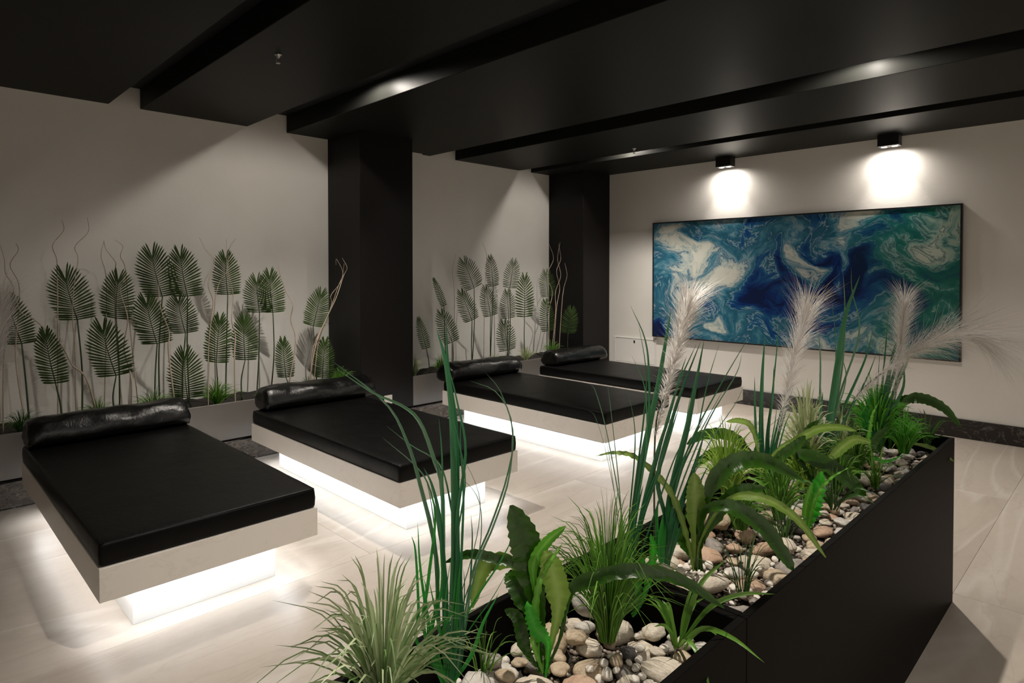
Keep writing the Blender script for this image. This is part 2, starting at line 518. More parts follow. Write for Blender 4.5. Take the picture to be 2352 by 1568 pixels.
# clear protective film still stuck to the marble plinth
def film(y0, y1, lab):
    nu, nv = 36, 10
    v, f = [], []
    for j in range(nv + 1):
        for i in range(nu + 1):
            y = y0 + (y1 - y0) * i / nu; z = .012 + .150 * j / nv
            d = .0045 + .009 * abs(noise.noise(Vector((y * 9, z * 14, y0)))) + .006 * max(0, noise.noise(Vector((y * 26, z * 30, y0 + 4))))
            v.append((.6 + d, y, z))
    for j in range(nv):
        for i in range(nu):
            a = j * (nu + 1) + i
            f.append((a, a + 1, a + nu + 2, a + nu + 1))
    tag(obj('protective_film', v, f, MAT['film'], None), lab, 'plastic film')
film(.30, .74, 'crinkled clear film on the dark plinth left of the nearest bed')
film(1.55, 2.32, 'crinkled clear film on the dark plinth between the first two beds')
film(3.35, 4.15, 'crinkled clear film on the dark plinth below the pillar socket')

# ------------------------------------------------------------------ wall planters
def wall_planter(y0, y1, label):
    e = empty('wall_planter', (PX / 2, (y0 + y1) / 2, .166), label, 'planter', 'built-in planters along the plaster wall')
    cx, cy = PX / 2, (y0 + y1) / 2
    def lb(n, xa, xb, ya, yb, za, zb, m, bv=0): 
        return box(n, xa - cx, xb - cx, ya - cy, yb - cy, za - .166, zb - .166, m, e, bv, 1)
    lb('bottom_panel', .0, .548, y0 + .002, y1 - .002, .174, .19, MAT['panel'])
    lb('front_panel', .55, PX - .001, y0 + .002, y1 - .002, .174, .455, MAT['panel'], .0015)
    # lumpy soil
    v, f = [], []
    nu, nv = 60, 10
    for i in range(nu + 1):
        for j in range(nv + 1):
            y = y0 + .003 + (y1 - y0 - .006) * i / nu; x = .003 + .545 * j / nv
            v.append((x - cx, y - cy, .415 - .166 + .02 * noise.noise(Vector((x * 12, y * 12, 3)))))
    for i in range(nu):
        for j in range(nv):
            a = i * (nv + 1) + j
            f.append((a, a + 1, a + nv + 2, a + nv + 1))
    tag(obj('soil', v, f, MAT['soil'], e, True), kind='stuff')
wall_planter(-1.2, P1[0], 'long grey built-in planter under the palm leaves beside the nearest beds')
wall_planter(P1[1], P2[0], 'grey built-in planter between the two dark pillars')

# ------------------------------------------------------------------ beds
BX0, BX1, BW, BZ0, BZ1, INS, MT = .80, 2.7066, .8892, .197, .328, .145, .094

def mattress_mesh(seed):
    bm = bmesh.new()
    L, Wd = BX1 - BX0 - .022, BW - .012
    add_box(bm, -L / 2, L / 2, -Wd / 2, Wd / 2, 0, MT)
    bmesh.ops.bevel(bm, geom=list(bm.edges), offset=.014, segments=3, profile=.55, affect='EDGES')
    for i in range(1, 30):
        g = list(bm.verts) + list(bm.edges) + list(bm.faces)
        bmesh.ops.bisect_plane(bm, geom=g, plane_co=(-L / 2 + L * i / 30, 0, 0), plane_no=(1, 0, 0))
    for i in range(1, 16):
        g = list(bm.verts) + list(bm.edges) + list(bm.faces)
        bmesh.ops.bisect_plane(bm, geom=g, plane_co=(0, -Wd / 2 + Wd * i / 16, 0), plane_no=(0, 1, 0))
    g = list(bm.verts) + list(bm.edges) + list(bm.faces)
    bmesh.ops.bisect_plane(bm, geom=g, plane_co=(0, 0, MT * .5), plane_no=(0, 0, 1))
    for v in bm.verts:
        x, y, z = v.co
        q = Vector((x * 2.3 + seed, y * 2.7, z * 3))
        k = noise.noise(q) * .6 + noise.noise(q * 3.1) * .4
        edge_y = max(0, abs(y) / (Wd / 2) - .9) * 10
        edge_x = max(0, abs(x) / (L / 2) - .95) * 20
        s = 1 - abs(z / MT - .5) * 1.4
        if edge_y > .8: v.co.y += math.copysign(.005 * s + .004 * k, y)
        if edge_x > .8: v.co.x += math.copysign(.004 * s + .004 * k, x)
        if z > MT * .8: v.co.z += .004 * k - .004 * max(edge_x, edge_y) * (.5 + .5 * k)
        elif z < MT * .3 and max(edge_x, edge_y) > .8: v.co.z += .004 * max(0, k)
    return bm

BEDS = []
def bed(y0, label, boltag, bz, seed, dim_fill_left=False):
    cx, cy = (BX0 + BX1) / 2, y0 + BW / 2
    e = empty('lounge_bed', (cx, cy, 0), label, 'bed', 'black relaxation beds in a row')
    L2, W2 = (BX1 - BX0) / 2, BW / 2
    box('base', -L2 + INS, L2 - INS, -W2 + INS, W2 - INS, 0, BZ0, MAT['base'], e, .0015, 1)
    box('slab', -L2, L2, -W2, W2, BZ0, BZ1, MAT['slab'], e, .0015, 1)
    # light strips under the rim of the slab, tilted towards the base
    o_, q = .045, .020
    for ax in (0, 1):
        for sg in (-1, 1):
            h_ = (W2 if ax == 0 else L2) - o_
            ln = (L2 if ax == 0 else W2) - o_ - .006
            def P_(l, d, z): return (l, sg * d, z) if ax == 0 else (sg * d, l, z)
            z1 = BZ0 - .0005
            v = [P_(-ln, h_, z1), P_(-ln, h_, z1 - q), P_(-ln, h_ - q, z1), P_(ln, h_, z1), P_(ln, h_, z1 - q), P_(ln, h_ - q, z1)]
            pf = obj('light_profile', v, [(0, 1, 2), (3, 5, 4), (0, 3, 4, 1), (1, 4, 5, 2), (2, 5, 3, 0)], MAT['alu'], e)
            tag(obj('led_strip', [P_(l, d - .0012, z - .0012) for (l, d, z) in ((-ln, h_ - .002, z1 - q + .002), (ln, h_ - .002, z1 - q + .002), (ln, h_ - q + .002, z1 - .002), (-ln, h_ - q + .002, z1 - .002))], [(0, 1, 2, 3)], MAT['led_dim_fill' if dim_fill_left and ax == 0 and sg < 0 else 'led'], pf), 'cool white light strip')
    m = bm_obj('mattress', mattress_mesh(seed), MAT['leather'], e, True, (.003, -.002, BZ1 + .001))
    v, f = [], []
    Lm, Wm = L2 - .016, W2 - .011
    pts = [Vector((x, y, MT - .006)) for x, y in ((-Lm, -Wm), (Lm, -Wm), (Lm, Wm), (-Lm, Wm), (-Lm, -Wm))]
    line = []
    for a, b in zip(pts[:-1], pts[1:]):
        line += [a.lerp(b, i / 24) for i in range(24)]
    line.append(pts[-1])
    for p in line:
        p.z += .003 * noise.noise(Vector((p.x * 3 + seed, p.y * 3, 1)))
    tube(v, f, line, .0032, .0032, 6, False)
    obj('piping', v, f, MAT['leather'], m, True)
    # bolster
    bolster(boltag, seed, *bz)

def bolster(label, seed, bx, by, rz, ln, tilt):
    nu, nv = 44, 36
    Wd, Hh = .142, .172
    v, f = [], []
    prof = []
    for k in range(nv):
        a = 2 * math.pi * k / nv
        # rounded triangular section: flat below, ridge above
        c, s = math.cos(a), math.sin(a)
        x = Wd * math.copysign(abs(c) ** .82, c)
        z = Hh * .5 * math.copysign(abs(s) ** .72, s)
        z = z + Hh * .5
        x *= 1.06 - .36 * (z / Hh) ** 1.4
        prof.append((x - .012 * (z / Hh), z))
    for i in range(nu + 1):
        t = i / nu
        y = (t - .5) * ln
        e_ = abs(2 * t - 1)
        pinch = 1 - .10 * max(0, (e_ - .86) / .14) ** 2
        for k, (x, z) in enumerate(prof):
            q = Vector((y * 6 + seed * 3, x * 14, z * 14))
            wr = noise.noise(q) * .006 + noise.noise(q * 2.7) * .004 * (.4 + e_ ** 3)
            zz = z * pinch
            rr = 1 + wr / .09
            lift = .5 if z > .01 else 0
            v.append((x * pinch * rr, y + .010 * noise.noise(Vector((x * 20, z * 20, seed))) * (e_ > .97), max(0, zz * rr if lift else zz)))
    for i in range(nu):
        for k in range(nv):
            f.append((i * nv + k, i * nv + (k + 1) % nv, (i + 1) * nv + (k + 1) % nv, (i + 1) * nv + k))
    for i0, sgn in ((0, -1), (nu, 1)):
        b0 = len(v)
        for k, (x, z) in enumerate(prof):
            v.append((x * .62, sgn * (ln / 2 + .006 + .006 * noise.noise(Vector((x * 40, z * 40, seed)))), (z - .055) * .62 + .055))
        for k in range(nv):
            a, b = i0 * nv + k, i0 * nv + (k + 1) % nv
            f.append((b, a, b0 + k, b0 + (k + 1) % nv) if sgn < 0 else (a, b, b0 + (k + 1) % nv, b0 + k))
        cc = len(v)
        v.append((0, sgn * (ln / 2 - .004), .055))
        for k in range(nv):
            f.append((b0 + (k + 1) % nv, b0 + k, cc) if sgn < 0 else (b0 + k, b0 + (k + 1) % nv, cc))
    o = obj('bolster_pillow', v, f, MAT['bolster'], None, True, (bx + .07, by, BZ1 + MT - .006))
    o.rotation_euler = (0, 0, rz)
    tag(o, label, 'pillow', 'black leatherette bolsters')

bed(.5545, 'black padded lounge bed nearest the camera on a glowing white base', 'long black bolster on the nearest bed, in front of the tall palm leaves', (.775, 1.005, .015, .87, 0), 1.0, True)
bed(1.9128, 'black lounge bed beside the socket pillar, second from the camera', 'creased black bolster on the second bed, beside the socket pillar', (.775, 2.42, -.03, .90, 0), 2.3)
bed(3.7171, 'black lounge bed third from the camera, in front of the small palms', 'black bolster on the third bed, below the small palms', (.775, 4.17, -.03, .90, 0), 3.7)
bed(5.0567, 'farthest black lounge bed, beside the painting wall', 'black bolster on the farthest bed, by the corner pillar', (.80, 5.60, -.02, .88, 0), 5.1)

# ------------------------------------------------------------------ painting
pa = empty('painting', (1.2448, YB, .6649), 'wide framed poured-paint painting in blue, teal and cream swirls on the back wall', 'painting')
PW, PH = 3.1073, 1.3808
for (xa, xb, za, zb) in ((0, PW, 0, .014), (0, PW, PH - .014, PH), (0, .014, .014, PH - .014), (PW - .014, PW, .014, PH - .014)):
    box('frame_rail', xa, xb, -.045, -.001, za, zb, MAT['black_metal'], pa, .001, 1)
box('canvas', .0145, PW - .0145, -.038, -.002, .0145, PH - .0145, MAT['painting'], pa)

# ------------------------------------------------------------------ lamps
def spot(name, loc, watts, size, blend, radius, direction=(0, 0, -1), parent=None, col=WARM):
    d = bpy.data.lights.new(name, 'SPOT')
    d.energy = watts; d.spot_size = math.radians(size); d.spot_blend = blend; d.shadow_soft_size = radius; d.color = col
    o = bpy.data.objects.new(name, d)
    o.location = loc
    o.rotation_euler = Vector(direction).to_track_quat('-Z', 'Y').to_euler()
    return link(o, parent)

def twin(x0, y0, label):
    e = empty('twin_spotlight', (x0 + .086, y0 + .055, HC), label, 'spotlight', 'twin ceiling spotlights above the painting')
    # housing: open-bottomed box with a bottom plate that has two recessed lenses
    box('housing', -.086, .086, -.055, .055, -.104, 0, MAT['black_metal'], e, .002, 2)
    for sx in (-.042, .042):
        bm = bmesh.new()
        lathe(bm, [(.034, -.1045), (.034, -.108), (.029, -.108), (.029, -.1045)], sx, 0, 24, False)
        r_ = bm_obj('lens_ring', bm, MAT['black_metal'], e, True)
        bm = bmesh.new()
        lathe(bm, [(.0285, -.1046), (.020, -.1075), (.006, -.109)], sx, 0, 24)
        bm_obj('lens', bm, MAT['lens'], e, True)
        spot('lamp', (sx, 0, -.114), TWIN_W, 64, .5, .016, (0, .10, -1), e, (1.0, .92, .83))
        spot('lamp_spill', (sx, 0, -.114), TWIN_W * 1.1, 174, 1.0, .016, (0, .10, -1), e, (1.0, .92, .83))
twin(2.128, 6.480, 'black twin spotlight above the left part of the painting')
twin(3.722, 6.476, 'black twin spotlight above the right part of the painting')

def downlight(x, y, label, watts=GROOVE_W):
    e = empty('downlight', (x, y, HG), label, 'ceiling lamp', 'small downlights set in the ceiling grooves')
    bm = bmesh.new()
    lathe(bm, [(.040, -.0005), (.040, -.010), (.030, -.012), (.030, -.0005)], 0, 0, 24, False)
    bm_obj('trim_ring', bm, MAT['black_metal'], e, True)
    bm = bmesh.new()
    lathe(bm, [(.0295, -.001), (.0295, -.006), (.02, -.009), (.004, -.010)], 0, 0, 24)
    bm_obj('lens', bm, MAT['lens'], e, True)
    spot('lamp', (0, 0, -.018), watts, 174, .3, .024, (0, 0, -1), e)
    spot('lamp_beam', (0, 0, -.018), watts * 4.2, 106, .9, .024, (0, 0, -1), e)
downlight(1.55, 2.389, 'small downlight in the ceiling groove above the second bed')
downlight(1.50, 5.653, 'small downlight in the narrow groove above the farthest bed')
downlight(4.20, 4.365, 'small downlight in the groove beyond the far end of the black planter', GROOVE_W * 1.0)
downlight(4.20, 1.298, 'small downlight in the groove above the near end of the black planter', GROOVE_W * 1.05)
downlight(6.60, 2.389, 'added unseen fill lamp in the groove over the passage right of the black planter', GROOVE_W * .3)  # lamp out of view, added as fill for the right side of the room
downlight(6.60, -.40, 'added unseen fill lamp in the groove behind the camera', GROOVE_W * 1.4)  # unseen lamp, added to brighten the floor right of the planter

# ------------------------------------------------------------------ small fittings
e = empty('access_panel', (.663, YB, .30), 'white enamelled access panel with a slot, low on the back wall', 'access panel')
for (xa, xb, za, zb) in ((0, .615, 0, .012), (0, .615, .313, .325), (0, .012, .012, .313), (.603, .615, .012, .313)):
    box('frame_rail', xa, xb, -.014, -.001, za, zb, MAT['white_paint'], e, .001, 1)
box('gap_shade', .012, .603, -.003, -.001, .012, .313, MAT['dark'], e)  # dark sheet painted in as the shadow line around the door
d = box('door', .0155, .5995, -.011, -.0035, .0155, .3095, MAT['white_paint'], e, .001, 1)
tag(box('latch_slot', .290, .312, -.0125, -.0111, .258, .292, MAT['dark'], d), 'dark latch slot')

e = empty('power_socket', (PX, 3.262, .275), 'white square power socket low on the socket pillar', 'socket')
box('frame', .0005, .009, -.042, .042, -.041, .041, MAT['white_plastic'], e, .002, 2)
bm = bmesh.new()
lathe(bm, [(.020, 0), (.022, .0125), (.0195, .0125), (.018, .0095), (.0, .0095)], 0, 0, 24, False)
bmesh.ops.rotate(bm, verts=bm.verts, matrix=Matrix.Rotation(math.pi / 2, 3, 'Y'))
ins = bm_obj('insert', bm, MAT['white_plastic'], e, True)
for sy in (-.0095, .0095):
    bm = bmesh.new()
    lathe(bm, [(.0026, .0096), (.0026, .0102)], 0, 0, 10)
    bmesh.ops.rotate(bm, verts=bm.verts, matrix=Matrix.Rotation(math.pi / 2, 3, 'Y'))
    bmesh.ops.translate(bm, verts=bm.verts, vec=(0, sy, 0))
    bm_obj('pin_hole', bm, MAT['dark'], ins)

def sprinkler(x, y, label):
    e = empty('sprinkler', (x, y, HC), label, 'sprinkler', 'ceiling sprinklers')
    bm = bmesh.new(); lathe(bm, [(.022, -.0005), (.022, -.003), (.010, -.006), (.010, -.018), (.007, -.02)], 0, 0, 16); bm_obj('body', bm, MAT['steel'], e, True)
    for s in (-1, 1):
        v, f = [], []
        tube(v, f, [Vector((0, s * .009, -.017)), Vector((0, s * .013, -.03)), Vector((0, s * .010, -.042)), Vector((0, s * .002, -.046))], .0022, .0022, 6)
        obj('arm', v, f, MAT['steel'], e, True)
    bm = bmesh.new(); lathe(bm, [(.003, -.044), (.014, -.048), (.014, -.050), (.003, -.050)], 0, 0, 16); bm_obj('deflector', bm, MAT['steel'], e, True)
sprinkler(1.93, 1.62, 'small steel sprinkler under the ceiling panel above the nearest bed')
sprinkler(1.80, 5.40, 'small steel sprinkler under the ceiling near the narrow groove')

# ================================================================== the black planters
PLX0, PLX1, PLZ, TH = 4.463, 4.8946, .724, .018
def big_planter(y0, y1, fill, label):
    cx, cy = (PLX0 + PLX1) / 2, (y0 + y1) / 2
    e = empty('floor_planter', (cx, cy, 0), label, 'planter', 'black planter boxes standing end to end')
    a, b = (PLX1 - PLX0) / 2, (y1 - y0) / 2
    box('side_panel', -a, -a + TH, -b, b, 0, PLZ, MAT['planter'], e, .0012, 1)
    box('side_panel', a - TH, a, -b, b, 0, PLZ, MAT['planter'], e, .0012, 1)
    box('end_panel', -a + TH, a - TH, -b, -b + TH, 0, PLZ, MAT['planter'], e, .0012, 1)
    box('end_panel', -a + TH, a - TH, b - TH, b, 0, PLZ, MAT['planter'], e, .0012, 1)
    box('soil', -a + TH, a - TH, -b + TH, b - TH, .05, fill, MAT['soil'], e)
    # fine gravel bed between the larger stones
    bm = bmesh.new(); bmesh.ops.create_icosphere(bm, subdivisions=1, radius=1)
    sv = np.array([v.co[:] for v in bm.verts]); sf = np.array([[v.index for v in f.verts] for f in bm.faces]); bm.free()
    rg = np.random.RandomState(int(y1 * 10)); ya = max(y0 + TH + .014, .45)
    n = int((y1 - TH - .014 - ya) * .37 * 4600)
    X = rg.uniform(PLX0 + TH + .014, PLX1 - TH - .014, n) - cx; Y = rg.uniform(ya, y1 - TH - .014, n) - cy
    A = rg.uniform(.005, .009, n); B = A * rg.uniform(.6, 1, n); Cc = A * rg.uniform(.5, .8, n); An = rg.uniform(0, 6.28, n)
    V = sv[None] * np.stack([A, B, Cc], 1)[:, None]
    V = np.stack([V[..., 0] * np.cos(An)[:, None] - V[..., 1] * np.sin(An)[:, None] + X[:, None], V[..., 0] * np.sin(An)[:, None] + V[..., 1] * np.cos(An)[:, None] + Y[:, None], V[..., 2] + (fill + .001 + rg.uniform(0, .004, n))[:, None]], -1)
    Fa = (sf[None] + (np.arange(n) * len(sv))[:, None, None]).reshape(-1, 3)
    o = obj('gravel_bed', V.reshape(-1, 3).tolist(), Fa.tolist(), MAT['gravel'], e, True)
    o.data.attributes.new('tint', 'FLOAT', 'POINT').data.foreach_set('value', np.repeat(rg.rand(n), len(sv)))
    tag(o, kind='stuff')
NEAR_F, FAR_F = .585, .622
big_planter(-.9, 1.2685, NEAR_F, 'black lacquered planter box nearest the camera, stones lying below its rim')
big_planter(1.2715, 3.3113, FAR_F, 'long black lacquered planter box with stones up to its rim, ending before the painting wall')

# ------------------------------------------------------------------ stones
def rock_mesh(seed, lump):
    bm = bmesh.new()
    bmesh.ops.create_icosphere(bm, subdivisions=3, radius=1)
    for v in bm.verts:
        n = v.co.normalized()
        d = 1 + lump * noise.noise(n * 1.1 + Vector((seed * 7.3, seed, 0))) + lump * .4 * noise.noise(n * 2.4 + Vector((0, seed * 3.1, 5)))
        v.co = n * d
    m = max(max(abs(v.co.x) for v in bm.verts), max(abs(v.co.y) for v in bm.verts), max(abs(v.co.z) for v in bm.verts))
    for v in bm.verts: v.co /= m
    me = bpy.data.meshes.new('stone')
    bm.to_mesh(me); bm.free()
    me.polygons.foreach_set('use_smooth', [True] * len(me.polygons))
    return me
def variants(mat, k, s0, lump):
    out = []
    for i in range(k):
        me = rock_mesh(s0 + i, lump); me.materials.append(mat); out.append(me)
    return out
STONE_ME = [variants(m, 3, 10 * i + 1, .30) for i, m in enumerate(ROCK)]
PEB_ME = variants(MAT['pebble'], 5, 91, .22)

RES = .004
class Pile:
    def __init__(self, x0, x1, y0, y1, z):
        self.x0, self.y0 = x0, y0
        self.h = np.full((int((x1 - x0) / RES), int((y1 - y0) / RES)), z)
        self.rg = np.random.RandomState(4)
    def drop(self, a, b, c, rot, region=None, tries=14, margin=.9):
        n = int(max(a, b) / RES) + 1
        g = np.arange(-n, n + 1) * RES
        X, Y = np.meshgrid(g, g, indexing='ij')
        cr, sr = math.cos(rot), math.sin(rot)
        q = ((X * cr + Y * sr) / a) ** 2 + ((-X * sr + Y * cr) / b) ** 2
        msk = q < 1
        s = np.sqrt(np.clip(1 - q, 0, 1)) * c
        best = None
        H_, W_ = self.h.shape
        # per-axis clearance for the rotated footprint
        ex = int(math.hypot(a * cr, b * sr) / RES) + 1
        ey = int(math.hypot(a * sr, b * cr) / RES) + 1
        for _ in range(tries):
            if region:
                i = int((self.rg.uniform(region[0], region[1]) - self.x0) / RES); j = int((self.rg.uniform(region[2], region[3]) - self.y0) / RES)
            else:
                i = self.rg.randint(0, H_); j = self.rg.randint(0, W_)
            i = min(max(i, ex), H_ - ex - 1); j = min(max(j, ey), W_ - ey - 1)
            i0, i1, j0, j1 = max(i - n, 0), min(i + n + 1, H_), max(j - n, 0), min(j + n + 1, W_)
            mm = msk[i0 - i + n:i1 - i + n, j0 - j + n:j1 - j + n]
            ss = s[i0 - i + n:i1 - i + n, j0 - j + n:j1 - j + n]
            z = (self.h[i0:i1, j0:j1] + ss)[mm].max()
            if best is None or z < best[0]: best = (z, i, j, i0, i1, j0, j1, mm, ss)
        z, i, j, i0, i1, j0, j1, mm, ss = best
        sub = self.h[i0:i1, j0:j1]
        sub[mm] = np.maximum(sub[mm], z + ss[mm] * .96)
        return (self.x0 + i * RES, self.y0 + j * RES, z)

def lay(me, name, loc, a, b, c, rot, label, cat, group):
    o = bpy.data.objects.new(name, me)
    o.location = loc; o.scale = (a, b, c); o.rotation_euler = (0, 0, rot)
    link(o)
    return tag(o, label, cat, group)

WT = [.34, .22, .12, .12, .05, .15]
def zone(loc, box_):
    x, y = loc[0], loc[1]
    side = 'left rim' if x < 4.60 else ('right rim' if x > 4.76 else 'middle')
    if box_ == 'near':
        d = 'by the divider' if y > 1.10 else ('behind the fern' if y > .88 else 'beside the tall reeds')
    else:
        d = 'next to the divider' if y < 1.5 else ('below the arching leaves' if y < 1.9 else ('beyond the lime fern' if y < 2.5 else 'towards the painting'))
    return side, d
def stones(pile, n, lo, hi, where, region=None):
    for _ in range(n):
        k = rnd.choices(range(6), WT)[0]
        a = rnd.uniform(lo, hi); b = a * rnd.uniform(.62, .95); c = a * rnd.uniform(.42, .62); rot = rnd.uniform(0, math.pi)
        loc = pile.drop(a, b, c, rot, region)
        size = 'large' if a > .031 else 'small'
        zs, zd = zone(loc, where.split()[2])
        shp = 'round' if b > .84 * a else ('oval' if b > .72 * a else 'long')
        lay(rnd.choice(STONE_ME[k]), 'river_stone', loc, a, b, c, rot, '%s %s %s stone %s, %s of the %s box' % (size, shp, ROCKN[k], zd, zs, where.split()[2]), 'stone', '%s %s river stones %s' % (size, ROCKN[k], where))
def pebbles(pile, n, where, region):
    for _ in range(n):
        a = rnd.uniform(.0085, .0145); b = a * rnd.uniform(.65, .95); c = a * rnd.uniform(.5, .75); rot = rnd.uniform(0, math.pi)
        loc = pile.drop(a, b, c, rot, region, 36)
        zs, zd = zone(loc, where.split()[2])
        shp = 'round' if b > .85 * a else ('oval' if b > .75 * a else 'long')
        lay(rnd.choice(PEB_ME), 'white_pebble', loc, a, b, c, rot, 'tiny %s white pebble %s, %s of the %s box' % (shp, zd, zs, where.split()[2]), 'pebble', 'white pebbles %s' % where)
near = Pile(PLX0 + TH + .002, PLX1 - TH - .002, .52, 1.2685 - TH - .002, NEAR_F)
stones(near, 34, .036, .054, 'in the near planter box')
stones(near, 62, .018, .029, 'in the near planter box')
NP = 'in the near planter box'
pebbles(near, 58, NP, (4.68, 4.87, .92, 1.25))
pebbles(near, 16, NP, (4.50, 4.70, .80, 1.22))
FP = 'in the far planter box'
far = Pile(PLX0 + TH + .002, PLX1 - TH - .002, 1.2715 + TH + .002, 3.3113 - TH - .002, FAR_F)
stones(far, 22, .036, .054, FP, (4.48, 4.88, 1.30, 1.9))
stones(far, 45, .030, .044, FP)
stones(far, 130, .019, .030, FP)
pebbles(far, 55, FP, (4.60, 4.72, 1.36, 1.56))
pebbles(far, 40, FP, (4.76, 4.87, 1.48, 1.75))
pebbles(far, 30, FP, (4.70, 4.87, 1.8, 3.2))

# ------------------------------------------------------------------ leaves
CAMW = Vector((.66, -.66, .36)).normalized()     # plants in the planter face the aisle and the light

def set_tint(o, tints):
    at = o.data.attributes.new('tint', 'FLOAT', 'POINT')
    at.data.foreach_set('value', tints)

def strip(V, Fc, Tn, pts, wid, prof, face, fold=.25, n=14, tint=.5, serr=0, wave=0.0, seed=0, mid=None):
    c = catmull(pts, n)
    b0 = len(V)
    for i, p in enumerate(c):
        t = i / n
        tg = (c[min(i + 1, n)] - c[max(i - 1, 0)]).normalized()
        side = tg.cross(face)
        if side.length < .15: side = tg.cross(Vector((0, 0, 1)))
        side.normalize()
        nor = side.cross(tg).normalized()
        if nor.dot(face) < 0: nor = -nor
        w_ = wid * .5 * prof(t)
        if serr: w_ *= (1 - serr * (i % 2))
        wv = wave * wid * math.sin(i * 1.9 + seed)
        V.append(p + side * w_ + nor * (abs(w_) * fold + wv)); Tn.append(tint)
        V.append(p); Tn.append(tint if mid is None else mid)
        V.append(p - side * w_ + nor * (abs(w_) * fold - wv)); Tn.append(tint)
    for i in range(n):
        a = b0 + i * 3
        Fc.append((a, a + 1, a + 4, a + 3)); Fc.append((a + 1, a + 2, a + 5, a + 4))

def p_reed(t): return (.55 + .45 * min(1, t * 3)) * (1 - t ** 2.2) ** .8 + .02
def p_fern(t): return max(.10, min(1, (.18 + 2.6 * t * t if t < .5 else 1)) * (1 - max(0, (t - .62) / .38) ** 2.2) ** .6 + .01)
def p_strap(t): return min(1, .35 + 2 * t) * (1 - t ** 3) + .02
def p_grass(t): return (1 - t) ** .7 + .02

def local(pts, b): return [Vector(p) - b for p in pts]

PALMS=[(1, (0.225, 0.962, 0.42),
(0.22, 0.942, 1.116),
(0.25, 0.871, 1.465), 0.289),
(1, (0.312, 0.657, 0.42),
(0.3, 0.622, 0.98),
(0.33, 0.562, 1.319), 0.214),
(1, (0.37, 0.825, 0.42),
(0.36, 0.791, 0.707),
(0.39, 0.74, 1.107), 0.189),
(1, (0.361, 1.134, 0.42),
(0.38, 1.137, 0.721),
(0.41, 1.056, 1.12), 0.282),
(1, (0.278, 1.18, 0.42),
(0.26, 1.168, 1.115),
(0.29, 1.2, 1.447), 0.244),
(1, (0.216, 1.457, 0.42),
(0.2, 1.488, 1.264),
(0.23, 1.418, 1.636), 0.292),
(1, (0.329, 1.393, 0.42),
(0.33, 1.413, 0.919),
(0.36, 1.34, 1.288), 0.258),
(1, (0.202, 1.673, 0.42),
(0.2, 1.667, 1.259),
(0.23, 1.614, 1.634), 0.259),
(1, (0.281, 1.595, 0.42),
(0.3, 1.618, 0.983),
(0.33, 1.565, 1.282), 0.233),
(1, (0.411, 1.624, 0.42),
(0.42, 1.591, 0.506),
(0.45, 1.576, 0.889), 0.268),
(1, (0.231, 1.937, 0.42),
(0.22, 1.965, 1.266),
(0.25, 1.946, 1.618), 0.226),
(1, (0.272, 2.293, 0.42),
(0.26, 2.322, 1.106),
(0.29, 2.285, 1.475), 0.229),
(1, (0.185, 2.211, 0.42),
(0.18, 2.241, 1.106),
(0.21, 2.212, 1.416), 0.244),
(1, (0.34, 1.851, 0.42),
(0.36, 1.822, 0.741),
(0.39, 1.85, 1.133), 0.211),
(1, (0.328, 2.03, 0.42),
(0.34, 2.053, 0.737),
(0.37, 2.047, 1.123), 0.219),
(1, (0.419, 2.398, 0.42),
(0.4, 2.368, 0.565),
(0.43, 2.33, 0.932), 0.161),
(1, (0.272, 2.717, 0.42),
(0.28, 2.68, 0.97),
(0.31, 2.754, 1.298), 0.224),
(1, (0.382, 2.726, 0.42),
(0.38, 2.712, 0.522),
(0.41, 2.731, 0.891), 0.192),
(2, (0.188, 4.255, 0.42),
(0.2, 4.219, 1.09),
(0.23, 4.029, 1.435), 0.084),
(2, (0.308, 3.943, 0.42),
(0.3, 3.906, 0.669),
(0.33, 3.77, 1.038), 0.116),
(2, (0.336, 4.217, 0.42),
(0.32, 4.233, 0.707),
(0.35, 4.031, 1.081), 0.212),
(2, (0.194, 4.62, 0.42),
(0.2, 4.647, 1.273),
(0.23, 4.438, 1.614), 0.262),
(2, (0.206, 4.886, 0.42),
(0.22, 4.92, 1.289),
(0.25, 4.826, 1.669), 0.159),
(2, (0.272, 4.552, 0.42),
(0.28, 4.544, 0.919),
(0.31, 4.327, 1.29), 0.21),
(2, (0.23, 4.866, 0.42),
(0.25, 4.851, 0.95),
(0.28, 4.718, 1.327), 0.197),
(2, (0.194, 5.191, 0.42),
(0.2, 5.206, 1.263),
(0.23, 5.241, 1.602), 0.205),
(2, (0.273, 5.393, 0.42),
(0.26, 5.395, 0.913),
(0.29, 5.356, 1.458), 0.239),
(2, (0.293, 5.084, 0.42),
(0.3, 5.086, 0.915),
(0.33, 5.022, 1.269), 0.191),
(2, (0.388, 4.958, 0.42),
(0.38, 4.993, 0.558),
(0.41, 4.882, 0.932), 0.237),
(2, (0.269, 5.787, 0.42),
(0.25, 5.825, 1.145),
(0.28, 5.736, 1.485), 0.216),
(2, (0.33, 5.775, 0.42),
(0.32, 5.748, 0.727),
(0.35, 5.643, 1.153), 0.203),
(2, (0.401, 6.032, 0.42),
(0.42, 6.009, 0.689),
(0.45, 6.031, 1.014), 0.228)]
